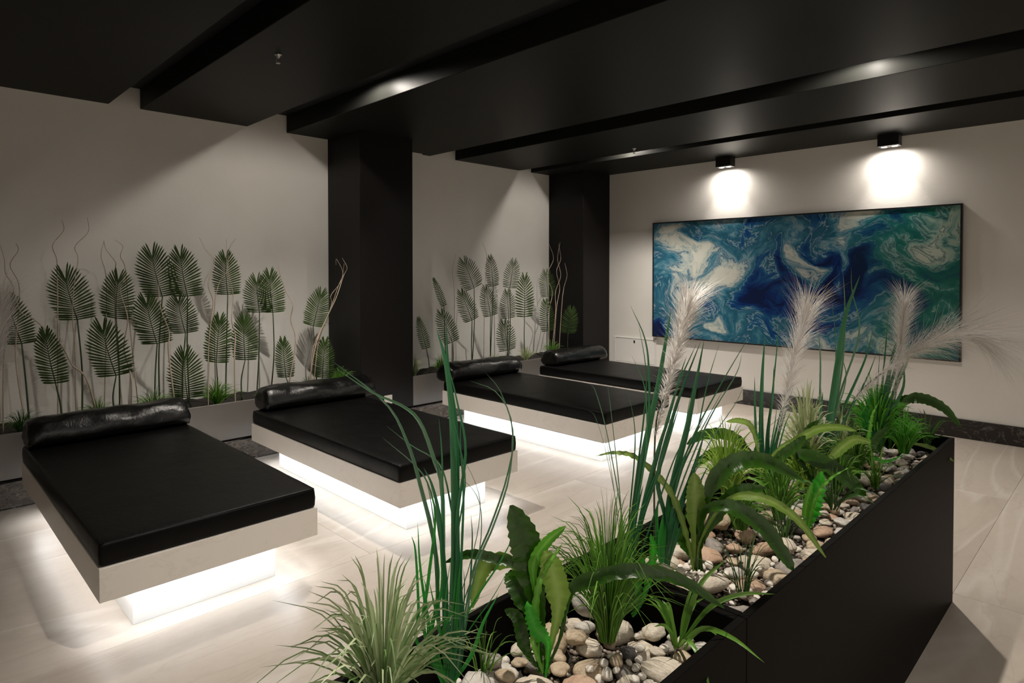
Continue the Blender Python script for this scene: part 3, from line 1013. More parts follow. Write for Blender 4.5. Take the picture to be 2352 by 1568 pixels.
TWIGS=[[(0.4, 1.027, 0.42), (0.415, 0.955, 0.722), (0.385, 0.88, 0.825), (0.415, 0.82, 0.959), (0.385, 0.763, 1.038), (0.415, 0.676, 1.14), (0.385, 0.613, 1.188), (0.415, 0.574, 1.292), (0.385, 0.521, 1.329)],
[(0.42, 1.215, 0.42), (0.435, 1.217, 0.693), (0.405, 1.182, 0.918), (0.435, 1.199, 1.122), (0.405, 1.164, 1.315), (0.435, 1.189, 1.417)],
[(0.42, 1.507, 0.42), (0.435, 1.461, 0.854), (0.405, 1.472, 1.011), (0.435, 1.412, 1.174), (0.405, 1.407, 1.331), (0.435, 1.41, 1.489)],
[(0.3, 0.912, 0.42), (0.315, 0.909, 0.894), (0.285, 0.904, 1.13), (0.315, 0.905, 1.329), (0.285, 0.938, 1.537), (0.315, 0.917, 1.625), (0.285, 0.999, 1.729), (0.315, 0.99, 1.826)],
[(0.25, 0.818, 0.42), (0.265, 0.822, 1.094), (0.235, 0.827, 1.467), (0.265, 0.819, 1.545), (0.235, 0.804, 1.634), (0.265, 0.861, 1.733), (0.235, 0.859, 1.804)],
[(0.35, 0.515, 0.42), (0.365, 0.525, 0.934), (0.335, 0.58, 1.308), (0.365, 0.538, 1.439), (0.335, 0.535, 1.531), (0.365, 0.512, 1.621)],
[(0.35, 0.633, 0.42), (0.365, 0.583, 0.882), (0.335, 0.605, 1.205), (0.365, 0.603, 1.373), (0.335, 0.564, 1.494), (0.365, 0.602, 1.587), (0.335, 0.595, 1.634)],
[(0.22, 1.095, 0.42), (0.235, 1.109, 0.972), (0.205, 1.12, 1.406), (0.235, 1.085, 1.56), (0.205, 1.11, 1.675)],
[(0.22, 1.212, 0.42), (0.235, 1.169, 1.072), (0.205, 1.179, 1.458), (0.235, 1.173, 1.52), (0.205, 1.122, 1.613), (0.235, 1.103, 1.674)],
[(0.22, 1.315, 0.42), (0.235, 1.26, 1.066), (0.205, 1.244, 1.458), (0.235, 1.205, 1.562), (0.205, 1.227, 1.637), (0.235, 1.175, 1.681)],
[(0.5, 1.91, 0.42), (0.515, 1.902, 0.796), (0.485, 1.92, 0.954), (0.515, 1.883, 1.077), (0.485, 1.907, 1.268), (0.515, 1.855, 1.473), (0.485, 1.858, 1.708)],
[(0.5, 1.71, 0.42), (0.515, 1.713, 0.919), (0.485, 1.757, 1.209), (0.515, 1.712, 1.358), (0.485, 1.769, 1.526), (0.515, 1.695, 1.618), (0.485, 1.661, 1.711)],
[(0.3, 1.837, 0.42), (0.315, 1.826, 1.113), (0.285, 1.871, 1.352), (0.315, 1.925, 1.463), (0.285, 1.959, 1.641), (0.315, 1.997, 1.72)],
[(0.46, 2.345, 0.42), (0.475, 2.418, 0.86), (0.445, 2.392, 1.045), (0.475, 2.396, 1.186), (0.445, 2.345, 1.302), (0.475, 2.28, 1.497), (0.445, 2.371, 1.573)],
[(0.5, 2.509, 0.42), (0.515, 2.578, 0.827), (0.485, 2.699, 1.055), (0.515, 2.77, 1.222), (0.485, 2.862, 1.415), (0.515, 2.879, 1.488), (0.485, 2.849, 1.574)],
[(0.48, 2.55, 0.42), (0.495, 2.563, 0.791), (0.465, 2.723, 1.077), (0.495, 2.801, 1.318), (0.465, 2.867, 1.439), (0.495, 2.789, 1.561), (0.465, 2.799, 1.512)],
[(0.46, 2.58, 0.42), (0.475, 2.625, 0.843), (0.445, 2.761, 1.147), (0.475, 2.745, 1.246), (0.445, 2.857, 1.365), (0.475, 2.875, 1.525)],
[(0.45, 5.793, 0.42), (0.465, 5.833, 1.025), (0.435, 5.907, 1.252), (0.465, 5.931, 1.406), (0.435, 5.926, 1.559)],
[(0.4, 5.754, 0.42), (0.415, 5.794, 0.999), (0.385, 5.887, 1.251), (0.415, 5.794, 1.457), (0.385, 5.906, 1.611), (0.415, 5.832, 1.788)],
[(0.42, 5.694, 0.42), (0.435, 5.752, 0.951), (0.405, 5.786, 1.203), (0.435, 5.848, 1.406), (0.405, 5.824, 1.61), (0.435, 5.836, 1.813)],
[(0.38, 5.701, 0.42), (0.395, 5.683, 0.953), (0.365, 5.774, 1.202), (0.395, 5.645, 1.407), (0.365, 5.793, 1.61), (0.395, 5.683, 1.784)],
[(0.25, 4.305, 0.42), (0.265, 4.309, 1.189), (0.235, 4.305, 1.457), (0.265, 4.324, 1.635)],
[(0.25, 4.743, 0.42), (0.265, 4.746, 1.177), (0.235, 4.806, 1.598), (0.265, 4.715, 1.782)]]
REEDS={'a': ((4.543, 0.753, 0.645), [([(4.54, 0.755, 0.645), (4.549, 0.761, 0.72), (4.547, 0.766, 0.97), (4.541, 0.765, 1.17), (4.53, 0.757, 1.283), (4.518, 0.746, 1.341)],
0.0142, 0), ([(4.531, 0.742, 0.645), (4.555, 0.776, 0.716), (4.542, 0.776, 0.923), (4.534, 0.782, 1.132), (4.517, 0.776, 1.258), (4.508, 0.778, 1.351)],
0.0125, 0), ([(4.554, 0.746, 0.645), (4.558, 0.763, 0.849), (4.562, 0.76, 0.985), (4.578, 0.768, 1.113), (4.571, 0.753, 1.208), (4.565, 0.737, 1.276)],
0.0067, 0), ([(4.549, 0.763, 0.645), (4.517, 0.753, 0.752), (4.496, 0.76, 0.9), (4.46, 0.75, 1.025), (4.427, 0.743, 1.104), (4.381, 0.722, 1.181), (4.287, 0.653, 1.266)],
0.0092, 1), ([(4.554, 0.749, 0.645), (4.524, 0.758, 0.796), (4.508, 0.768, 1.016), (4.484, 0.766, 1.078), (4.453, 0.756, 1.147), (4.417, 0.741, 1.177), (4.358, 0.703, 1.204), (4.292, 0.658, 1.251)],
0.0092, 1), ([(4.544, 0.76, 0.645), (4.539, 0.746, 0.764), (4.538, 0.745, 0.999), (4.539, 0.742, 1.107), (4.537, 0.736, 1.177)],
0.005, 0), ([(4.534, 0.759, 0.645), (4.554, 0.777, 0.758), (4.564, 0.801, 0.88), (4.58, 0.829, 0.954), (4.597, 0.858, 1.049), (4.599, 0.873, 1.132), (4.576, 0.861, 1.212), (4.548, 0.845, 1.25)],
0.0042, 1), ([(4.55, 0.762, 0.645), (4.557, 0.78, 0.758), (4.568, 0.804, 0.88), (4.584, 0.833, 0.954), (4.6, 0.861, 1.049), (4.597, 0.871, 1.153), (4.569, 0.855, 1.212), (4.527, 0.823, 1.233)],
0.0042, 1), ([(4.554, 0.743, 0.645), (4.52, 0.714, 0.77), (4.536, 0.712, 0.875), (4.554, 0.714, 0.987), (4.559, 0.701, 1.056)],
0.0075, 2), ([(4.546, 0.763, 0.645), (4.505, 0.71, 0.74), (4.509, 0.709, 0.809), (4.507, 0.704, 0.918), (4.505, 0.696, 0.953)],
0.0067, 2), ([(4.553, 0.754, 0.645), (4.523, 0.727, 0.749), (4.542, 0.739, 0.852), (4.543, 0.733, 0.953)],
0.0083, 2), ([(4.539, 0.745, 0.645), (4.556, 0.758, 0.741), (4.564, 0.758, 0.828), (4.573, 0.759, 0.906)],
0.0092, 2), ([(4.535, 0.758, 0.645), (4.585, 0.773, 0.724), (4.613, 0.78, 0.797), (4.645, 0.79, 0.861)],
0.0083, 2), ([(4.535, 0.742, 0.645), (4.536, 0.77, 0.728), (4.554, 0.81, 0.805), (4.578, 0.858, 0.875), (4.597, 0.9, 0.955)],
0.005, 2), ([(4.544, 0.751, 0.645), (4.548, 0.781, 0.728), (4.546, 0.801, 0.788), (4.539, 0.818, 0.91), (4.525, 0.827, 0.964)],
0.005, 0), ([(4.545, 0.761, 0.645), (4.531, 0.732, 0.725), (4.524, 0.716, 0.812), (4.521, 0.704, 0.898), (4.523, 0.697, 0.983)],
0.0075, 2)]), 'b': ((4.613, 1.242, 0.645), [([(4.612, 1.24, 0.645), (4.612, 1.244, 0.762), (4.629, 1.267, 0.956), (4.646, 1.287, 1.093), (4.659, 1.302, 1.186), (4.671, 1.317, 1.295), (4.678, 1.326, 1.362)],
0.0166, 0), ([(4.623, 1.231, 0.645), (4.62, 1.24, 0.784), (4.639, 1.252, 0.962), (4.658, 1.261, 1.1), (4.662, 1.256, 1.222), (4.659, 1.242, 1.299), (4.64, 1.212, 1.374)],
0.0073, 0), ([(4.621, 1.233, 0.645), (4.611, 1.243, 0.77), (4.624, 1.26, 0.946), (4.636, 1.277, 1.112), (4.638, 1.281, 1.216), (4.624, 1.269, 1.33)],
0.0052, 0), ([(4.624, 1.245, 0.645), (4.618, 1.26, 0.777), (4.645, 1.302, 0.965), (4.677, 1.349, 1.158), (4.708, 1.393, 1.276)],
0.0093, 0), ([(4.62, 1.232, 0.645), (4.601, 1.251, 0.753), (4.607, 1.277, 0.864), (4.615, 1.306, 0.997), (4.624, 1.335, 1.09)],
0.0187, 0), ([(4.604, 1.25, 0.645), (4.62, 1.249, 0.76), (4.641, 1.271, 0.885), (4.67, 1.3, 1.0), (4.699, 1.33, 1.134)],
0.0135, 0), ([(4.612, 1.254, 0.645), (4.607, 1.232, 0.751), (4.609, 1.229, 0.857), (4.584, 1.202, 1.064), (4.566, 1.18, 1.168), (4.557, 1.165, 1.189)],
0.0031, 1), ([(4.624, 1.241, 0.645), (4.599, 1.246, 0.744), (4.586, 1.252, 0.897), (4.563, 1.248, 1.094), (4.548, 1.25, 1.177)],
0.0031, 1)]), 'c': ((4.595, 1.439, 0.678), [([(4.594, 1.445, 0.678), (4.598, 1.447, 0.817), (4.611, 1.462, 0.921), (4.631, 1.485, 1.04), (4.644, 1.501, 1.143), (4.66, 1.52, 1.272)],
0.0194, 0), ([(4.59, 1.437, 0.678), (4.596, 1.443, 0.792), (4.579, 1.428, 0.907), (4.603, 1.455, 1.058), (4.626, 1.48, 1.159), (4.655, 1.512, 1.269)],
0.0126, 0), ([(4.592, 1.451, 0.678), (4.608, 1.444, 0.807), (4.627, 1.454, 0.923), (4.659, 1.477, 1.036), (4.715, 1.525, 1.178), (4.769, 1.57, 1.302)],
0.0057, 0), ([(4.598, 1.439, 0.678), (4.596, 1.459, 0.799), (4.611, 1.493, 0.922), (4.632, 1.532, 1.015), (4.646, 1.566, 1.151), (4.662, 1.6, 1.256)],
0.0057, 0), ([(4.591, 1.429, 0.678), (4.588, 1.434, 0.747), (4.595, 1.443, 0.815), (4.609, 1.459, 0.884)],
0.0229, 2), ([(4.601, 1.448, 0.678), (4.612, 1.449, 0.749), (4.634, 1.464, 0.854), (4.66, 1.483, 0.958), (4.675, 1.49, 1.017)],
0.0103, 0), ([(4.601, 1.446, 0.678), (4.602, 1.444, 0.771), (4.63, 1.471, 0.909), (4.678, 1.518, 1.069), (4.726, 1.565, 1.183), (4.738, 1.575, 1.24)],
0.0046, 1)]), 'd': ((4.53, 2.225, 0.678), [([(4.535, 2.229, 0.678), (4.522, 2.218, 0.725), (4.512, 2.212, 0.868), (4.512, 2.216, 1.053), (4.518, 2.226, 1.226)],
0.0218, 0), ([(4.527, 2.23, 0.678), (4.53, 2.238, 0.769), (4.525, 2.247, 0.877), (4.535, 2.274, 1.106), (4.541, 2.295, 1.269)],
0.0093, 0), ([(4.53, 2.231, 0.678), (4.54, 2.228, 0.773), (4.553, 2.234, 0.871), (4.586, 2.263, 1.048), (4.613, 2.284, 1.183)],
0.0093, 0), ([(4.525, 2.235, 0.678), (4.525, 2.229, 0.738), (4.523, 2.239, 0.862), (4.533, 2.261, 1.017), (4.532, 2.27, 1.111)],
0.014, 0), ([(4.532, 2.213, 0.678), (4.531, 2.233, 0.739), (4.549, 2.261, 0.847), (4.563, 2.284, 0.955), (4.574, 2.303, 1.017)],
0.0125, 0), ([(4.531, 2.219, 0.678), (4.516, 2.212, 0.74), (4.502, 2.2, 0.803), (4.506, 2.205, 0.88)],
0.0249, 2)]), 'e': ((4.575, 2.669, 0.678), [([(4.58, 2.668, 0.678), (4.572, 2.667, 0.757), (4.587, 2.685, 0.876), (4.608, 2.713, 1.109), (4.626, 2.735, 1.28), (4.665, 2.778, 1.436)],
0.0333, 0), ([(4.579, 2.676, 0.678), (4.578, 2.684, 0.772), (4.604, 2.726, 0.964), (4.615, 2.753, 1.139), (4.613, 2.766, 1.314), (4.604, 2.771, 1.45)],
0.0105, 1), ([(4.579, 2.674, 0.678), (4.567, 2.656, 0.776), (4.56, 2.645, 0.857), (4.562, 2.646, 1.097), (4.553, 2.634, 1.245)],
0.0105, 1), ([(4.572, 2.677, 0.678), (4.584, 2.689, 0.773), (4.611, 2.73, 0.964), (4.65, 2.783, 1.14), (4.657, 2.803, 1.249), (4.633, 2.79, 1.369), (4.627, 2.796, 1.472)],
0.0088, 1), ([(4.58, 2.68, 0.678), (4.583, 2.694, 0.771), (4.621, 2.751, 0.91), (4.671, 2.822, 1.085), (4.691, 2.861, 1.208)],
0.014, 0), ([(4.576, 2.669, 0.678), (4.574, 2.695, 0.734), (4.548, 2.697, 0.853), (4.546, 2.724, 0.957)],
0.0228, 0)]), 'f': ((4.674, 2.983, 0.678), [([(4.666, 2.991, 0.678), (4.671, 2.982, 0.752), (4.682, 2.994, 0.797), (4.716, 3.036, 1.073), (4.756, 3.081, 1.27)],
0.0279, 0), ([(4.674, 2.988, 0.678), (4.664, 2.994, 0.749), (4.678, 3.03, 0.918), (4.683, 3.058, 1.068), (4.693, 3.093, 1.342)],
0.013, 0), ([(4.68, 2.975, 0.678), (4.675, 2.996, 0.751), (4.691, 3.025, 0.879), (4.729, 3.077, 1.065), (4.762, 3.124, 1.233)],
0.0204, 0), ([(4.676, 2.987, 0.678), (4.671, 2.994, 0.75), (4.703, 3.042, 0.879), (4.739, 3.093, 1.008), (4.775, 3.144, 1.138)],
0.0149, 0), ([(4.677, 2.99, 0.678), (4.682, 2.99, 0.753), (4.723, 3.03, 0.865), (4.756, 3.063, 0.976), (4.747, 3.055, 1.125)],
0.0186, 0), ([(4.677, 2.989, 0.678), (4.657, 2.969, 0.752), (4.643, 2.957, 0.845), (4.655, 2.971, 0.938)],
0.026, 2)])}
FERNS={'a': ((4.636, 0.93, 0.645), [([(4.624, 0.922, 0.645), (4.625, 0.922, 0.746), (4.613, 0.912, 0.842), (4.602, 0.902, 0.912), (4.582, 0.885, 0.982)],
0.0857, 0), ([(4.639, 0.923, 0.645), (4.629, 0.924, 0.773), (4.611, 0.906, 0.852), (4.565, 0.859, 0.876), (4.529, 0.821, 0.886), (4.495, 0.784, 0.87)],
0.0262, 0), ([(4.64, 0.933, 0.645), (4.617, 0.931, 0.765), (4.576, 0.909, 0.848), (4.53, 0.88, 0.851), (4.505, 0.871, 0.819), (4.485, 0.865, 0.744)],
0.0437, 1), ([(4.635, 0.923, 0.645), (4.626, 0.902, 0.725), (4.642, 0.902, 0.837), (4.666, 0.908, 0.887), (4.692, 0.915, 0.93)],
0.0175, 2), ([(4.625, 0.921, 0.645), (4.627, 0.914, 0.776), (4.625, 0.903, 0.866), (4.648, 0.917, 0.917), (4.679, 0.939, 0.952)],
0.028, 2), ([(4.631, 0.922, 0.645), (4.654, 0.936, 0.742), (4.664, 0.934, 0.808), (4.659, 0.917, 0.873), (4.656, 0.901, 0.908)],
0.0612, 1), ([(4.628, 0.919, 0.645), (4.614, 0.928, 0.73), (4.586, 0.919, 0.776), (4.561, 0.912, 0.815), (4.546, 0.915, 0.827)],
0.0542, 0), ([(4.635, 0.927, 0.645), (4.655, 0.951, 0.717), (4.664, 0.962, 0.789), (4.68, 0.979, 0.824), (4.751, 1.051, 0.851), (4.822, 1.122, 0.833), (4.886, 1.185, 0.776)],
0.0367, 0), ([(4.638, 0.924, 0.645), (4.615, 0.914, 0.665), (4.6, 0.904, 0.698), (4.587, 0.898, 0.749), (4.566, 0.882, 0.765)],
0.035, 0), ([(4.645, 0.918, 0.645), (4.649, 0.921, 0.712), (4.642, 0.891, 0.756), (4.641, 0.868, 0.815)],
0.0402, 3)]), 'b': ((4.642, 1.231, 0.645), [([(4.64, 1.226, 0.645), (4.645, 1.234, 0.663), (4.644, 1.235, 0.731), (4.656, 1.249, 0.782)],
0.0367, 3), ([(4.633, 1.239, 0.645), (4.642, 1.226, 0.672), (4.632, 1.213, 0.735), (4.623, 1.2, 0.767)],
0.0306, 0), ([(4.631, 1.234, 0.645), (4.653, 1.237, 0.672), (4.668, 1.249, 0.735), (4.677, 1.254, 0.798), (4.675, 1.247, 0.845)],
0.0285, 3)]), 'c': ((4.666, 1.476, 0.678), [([(4.656, 1.477, 0.678), (4.662, 1.475, 0.734), (4.662, 1.476, 0.813), (4.66, 1.476, 0.881), (4.658, 1.475, 0.931)],
0.0653, 1), ([(4.662, 1.478, 0.678), (4.677, 1.472, 0.762), (4.692, 1.47, 0.843), (4.745, 1.504, 0.858), (4.806, 1.545, 0.815), (4.849, 1.568, 0.752), (4.874, 1.574, 0.714)],
0.0518, 0), ([(4.677, 1.484, 0.678), (4.668, 1.481, 0.768), (4.679, 1.495, 0.866), (4.719, 1.537, 0.948), (4.781, 1.6, 0.963), (4.858, 1.676, 0.912)],
0.0586, 0), ([(4.664, 1.484, 0.678), (4.68, 1.471, 0.764), (4.734, 1.505, 0.87), (4.803, 1.551, 0.883), (4.871, 1.596, 0.837), (4.929, 1.63, 0.748)],
0.0293, 1), ([(4.662, 1.468, 0.678), (4.647, 1.464, 0.755), (4.612, 1.437, 0.878), (4.551, 1.383, 0.963), (4.506, 1.343, 0.979), (4.467, 1.308, 0.969)],
0.0203, 1), ([(4.667, 1.487, 0.678), (4.671, 1.488, 0.744), (4.693, 1.515, 0.811), (4.731, 1.559, 0.878), (4.785, 1.618, 0.888)],
0.045, 0), ([(4.668, 1.473, 0.678), (4.648, 1.486, 0.703), (4.613, 1.479, 0.752), (4.579, 1.471, 0.768)],
0.0383, 0)]), 'd': ((4.549, 2.12, 0.678), [([(4.537, 2.111, 0.678), (4.533, 2.12, 0.765), (4.512, 2.114, 0.822), (4.46, 2.076, 0.88), (4.393, 2.022, 0.881), (4.346, 1.987, 0.845)],
0.0509, 0), ([(4.552, 2.111, 0.678), (4.547, 2.124, 0.797), (4.525, 2.108, 0.912), (4.496, 2.081, 0.937), (4.461, 2.049, 0.934)],
0.027, 1), ([(4.558, 2.117, 0.678), (4.541, 2.12, 0.752), (4.496, 2.081, 0.81), (4.431, 2.021, 0.824), (4.376, 1.971, 0.771)],
0.0509, 0), ([(4.547, 2.113, 0.678), (4.557, 2.125, 0.769), (4.597, 2.163, 0.845), (4.643, 2.206, 0.877), (4.691, 2.25, 0.913), (4.743, 2.298, 0.92), (4.787, 2.337, 0.909)],
0.0359, 1), ([(4.56, 2.117, 0.678), (4.561, 2.125, 0.755), (4.6, 2.157, 0.816), (4.644, 2.193, 0.863), (4.667, 2.208, 0.894)],
0.0449, 0)]), 'e': ((4.657, 2.289, 0.678), [([(4.668, 2.299, 0.678), (4.655, 2.275, 0.742), (4.63, 2.237, 0.818), (4.703, 2.295, 0.786), (4.767, 2.344, 0.728), (4.81, 2.372, 0.683)],
0.0702, 0), ([(4.651, 2.3, 0.678), (4.674, 2.312, 0.753), (4.715, 2.359, 0.814), (4.757, 2.407, 0.859), (4.799, 2.453, 0.85)],
0.0458, 1), ([(4.655, 2.284, 0.678), (4.662, 2.296, 0.754), (4.642, 2.277, 0.831), (4.647, 2.283, 0.892), (4.673, 2.311, 0.93)],
0.0397, 0), ([(4.656, 2.284, 0.678), (4.675, 2.33, 0.734), (4.713, 2.389, 0.776), (4.747, 2.443, 0.772), (4.759, 2.475, 0.705)],
0.0519, 0)]), 'f': ((4.774, 1.942, 0.678), [([(4.773, 1.933, 0.678), (4.775, 1.945, 0.701), (4.784, 1.955, 0.766), (4.801, 1.974, 0.855)],
0.0728, 3), ([(4.777, 1.941, 0.678), (4.778, 1.937, 0.704), (4.795, 1.946, 0.785), (4.825, 1.966, 0.839), (4.866, 1.997, 0.875)],
0.0169, 2), ([(4.78, 1.95, 0.678), (4.771, 1.929, 0.705), (4.775, 1.923, 0.76), (4.789, 1.927, 0.827)],
0.0286, 2)]), 'g': ((4.705, 3.108, 0.678), [([(4.693, 3.109, 0.678), (4.712, 3.11, 0.794), (4.747, 3.139, 0.888), (4.799, 3.183, 0.9), (4.865, 3.24, 0.86), (4.922, 3.286, 0.78)],
0.0609, 0), ([(4.7, 3.119, 0.678), (4.729, 3.112, 0.711), (4.809, 3.171, 0.7), (4.859, 3.199, 0.679), (4.91, 3.228, 0.639)],
0.0247, 1), ([(4.699, 3.103, 0.678), (4.688, 3.106, 0.771), (4.712, 3.143, 0.865), (4.743, 3.187, 0.892), (4.761, 3.217, 0.871)],
0.0457, 0)]), 'h': ((4.714, 2.767, 0.678), [([(4.726, 2.762, 0.678), (4.71, 2.751, 0.785), (4.717, 2.745, 0.841), (4.726, 2.74, 0.893), (4.747, 2.749, 0.945)],
0.0208, 2), ([(4.713, 2.771, 0.678), (4.718, 2.779, 0.711), (4.754, 2.82, 0.693), (4.808, 2.881, 0.723)],
0.0208, 3), ([(4.72, 2.758, 0.678), (4.7, 2.76, 0.729), (4.661, 2.729, 0.797), (4.653, 2.728, 0.866)],
0.052, 0), ([(4.709, 2.768, 0.678), (4.704, 2.773, 0.71), (4.719, 2.804, 0.776), (4.752, 2.854, 0.826)],
0.0416, 0)])}
PLUMES=[((4.64, 1.265, 0.678), [(4.657, 1.292, 1.061), (4.674, 1.312, 1.165), (4.689, 1.329, 1.258), (4.701, 1.343, 1.325), (4.71, 1.353, 1.372)], 0.064), ((4.557, 2.189, 0.678), [(4.576, 2.214, 0.892), (4.594, 2.235, 1.029), (4.608, 2.251, 1.136), (4.626, 2.272, 1.235), (4.639, 2.287, 1.311)], 0.101), ((4.694, 2.958, 0.678), [(4.73, 3.0, 0.907), (4.749, 3.023, 1.054), (4.754, 3.031, 1.192), (4.761, 3.042, 1.329)], 0.084), ((4.61, 2.663, 0.678), [(4.662, 2.722, 0.938), (4.764, 2.828, 1.076), (4.854, 2.921, 1.158), (4.951, 3.02, 1.206), (5.037, 3.106, 1.171)], 0.146)]
TUFTS=[('G1', (4.505, 0.631, 0.645), 0.317, 0.246, 170, 0.0071, 4),
('G2', (4.655, 1.108, 0.645), 0.371, 0.205, 190, 0.0038, 0),
('G3', (4.487, 1.999, 0.678), 0.279, 0.147, 110, 0.0044, 1),
('G4', (4.541, 2.555, 0.678), 0.308, 0.146, 110, 0.006, 3),
('G5', (4.664, 3.02, 0.678), 0.301, 0.179, 150, 0.0075, 2),
('G6', (4.675, 1.975, 0.678), 0.191, 0.123, 70, 0.0048, 0),
('G7', (4.7, 2.601, 0.678), 0.182, 0.133, 60, 0.0058, 0),
('G8', (4.626, 1.808, 0.678), 0.144, 0.105, 60, 0.0046, 0),
('G9', (4.621, 2.316, 0.678), 0.187, 0.117, 60, 0.0055, 1),
('G10', (4.717, 2.38, 0.678), 0.162, 0.108, 60, 0.0054, 0),
('G11', (4.609, 2.743, 0.678), 0.213, 0.142, 60, 0.0062, 3),
('G12', (4.757, 3.066, 0.678), 0.176, 0.13, 60, 0.0065, 2),
('S1', (4.803, 1.452, 0.678), 0.178, 0.136, 26, 0.0042, 5),
('S2', (4.778, 1.193, 0.645), 0.159, 0.14, 13, 0.0084, 0),
('S3', (4.767, 2.17, 0.678), 0.156, 0.127, 16, 0.0085, 5),
('S4', (4.809, 3.311, 0.678), 0.195, 0.176, 14, 0.0098, 5),
('S5', (4.743, 1.838, 0.678), 0.164, 0.139, 24, 0.0044, 5),
('S6', (4.802, 2.498, 0.678), 0.171, 0.125, 22, 0.0062, 0),
('S7', (4.541, 0.845, 0.645), 0.132, 0.097, 24, 0.0035, 0)]


RL = dict(a=('tall reed clump nearest the camera, arching over the second bed', .3), b=('tall reed clump at the back of the near planter box, beside the fine grass', .2),
          c=('broad-bladed reed clump at the front of the far planter box', .2), d=('reed clump in the middle of the far planter box, before the second plume', .2),
          e=('reed clump with the widest dark blade, rising highest before the painting', .2), f=('reed clump near the far end of the planter, in bright green grass', .2))
for k, (b, leaves) in REEDS.items():
    b = Vector(b)
    e = empty('reed_clump', b, RL[k][0], 'plant', 'tall artificial reeds')
    extra = []
    for (pts, wd, col) in leaves:
        q_ = Vector((rnd.uniform(-.05, .05), rnd.uniform(-.05, .05), 0)); s_ = rnd.uniform(.62, .9)
        n_ = len(pts) - 1
        extra.append(([tuple(b + (Vector(p) - b) * s_ + q_ * (i_ / n_)) for i_, p in enumerate(pts)], wd * rnd.uniform(.45, .8), col))
    for (pts, wd, col) in leaves + extra:
        V, Fc, Tn = [], [], []
        strip(V, Fc, Tn, local(pts, b), wd, p_reed, CAMW, .35, 22, rnd.random(), mid=rnd.random() * .5)
        set_tint(obj('blade', V, Fc, MAT['reed%d' % col], e, True), Tn)

FL = dict(a='broad-leaved fern in the near planter box with one long leaf arching right', b='small sawtooth fern in front of the divider between the planter boxes',
          c='large bird-nest fern at the front of the far box with an upright olive leaf', d='dark fern in the middle of the far box leaning left over its rim',
          e='glossy dark fern right of the middle of the far box', f='lime green sawtooth fern standing upright by the right rim', g='fern at the far end of the planter reaching right over the corner',
          h='small fern with a narrow light green frond near the far end')
for k, (b, leaves) in FERNS.items():
    b = Vector(b)
    e = empty('fern', b, FL[k], 'plant', 'artificial ferns')
    for q, (pts, wd, col) in enumerate(leaves):
        V, Fc, Tn = [], [], []
        narrow = wd < .022
        strip(V, Fc, Tn, local(pts, b), wd * (.82 if not narrow else 1), p_fern if not narrow else p_strap, CAMW, .22, 34, .35 + .4 * rnd.random(), .32 if (col == 3 or narrow) else .14, .05 if not narrow else .12, q, .95 if col else .05)
        o = obj('leaf', V, Fc, MAT['fern%d' % col], e, True)
        set_tint(o, Tn)

TL = dict(G1='pale variegated grass clump at the near end, spilling left over the rim', G2='fine mid-green grass clump rising from the stones of the near box',
          G3='yellow-green fine grass clump by the left rim of the far box', G4='pale cream-green grass clump left of the widest reed', G5='bright green bushy grass clump at the far end under the drooping plume',
          G6='green grass tuft in the middle of the far box behind the arching fern leaf', G7='green grass tuft right of the glossy dark fern',
          G8='green grass tuft under the arching leaves of the bird-nest fern', G9='yellow-green grass tuft behind the glossy dark fern', G10='mid-green grass tuft beside the lime green fern',
          G11='light green grass tuft at the foot of the widest reed', G12='green grass tuft by the right rim at the far end',
          S1='thin dark tuft standing alone in stones at the front of the far box', S2='strappy green tuft in the right corner of the near box, leaves over the rim',
          S3='small dark strappy tuft beside the lime green fern', S4='small dark tuft in the far right corner of the far box', S5='wispy dark tuft between the arching leaves and the lime green fern',
          S6='wispy green tuft by the right rim near the far end', S7='wispy green tuft between the nearest reeds and the broad-leaved fern')
def tuft(name, key, b, hgt, spr, cnt, wd, col, label, group, lean=None, cat='plant'):
    b = Vector(b)
    e = empty('grass_tuft', b, label, cat, group)
    r_ = random.Random(sum(map(ord, key)) * 7 + cnt)
    V, Fc, Tn = [], [], []
    strap = key in ('S2', 'S3', 'S4')
    for i in range(cnt):
        az = r_.uniform(0, 2 * math.pi)
        k = r_.random() ** .8
        h_ = hgt * r_.uniform(.5, 1.0) * (1 - .35 * k)
        out = spr * k * r_.uniform(.7, 1.1)
        d = Vector((math.cos(az), math.sin(az), 0))
        root = d * r_.uniform(0, .016)
        if lean: d = (d + Vector(lean) * .6)
        droop = k ** 2 * r_.uniform(.0, .55) * (1.4 if col == 4 else 1)
        p1 = root + d * out * .18 + Vector((0, 0, h_ * .45))
        p2 = root + d * out * .55 + Vector((0, 0, h_ * (.86 - .1 * droop)))
        p3 = root + d * out * 1.0 + Vector((0, 0, h_ * (1.0 - droop)))
        tn = r_.random()
        strip(V, Fc, Tn, [root, p1, p2, p3], wd * r_.uniform(.6, 1.15), p_strap if strap else p_grass, CAMW if abs(d.dot(CAMW)) < .8 else Vector((.3, .3, .9)), .3, 9, tn)
    o = obj('grass_blades', V, Fc, MAT['grass%d' % col], e, True)
    tag(o, kind='stuff')
    set_tint(o, Tn)
for (key, b, hgt, spr, cnt, wd, col) in TUFTS:
    if key[0] == 'G' and key not in ('G1', 'G2'): cnt, hgt, wd = int(cnt * 1.7), hgt * 1.2, wd * 1.5
    elif key == 'G2': cnt, wd = int(cnt * 1.5), wd * 1.2
    if key == 'S4': b = (4.80, 3.26, b[2])
    tuft('grass_tuft', key, b, hgt, spr, cnt, wd, col, TL[key], 'artificial grass in the black planters')
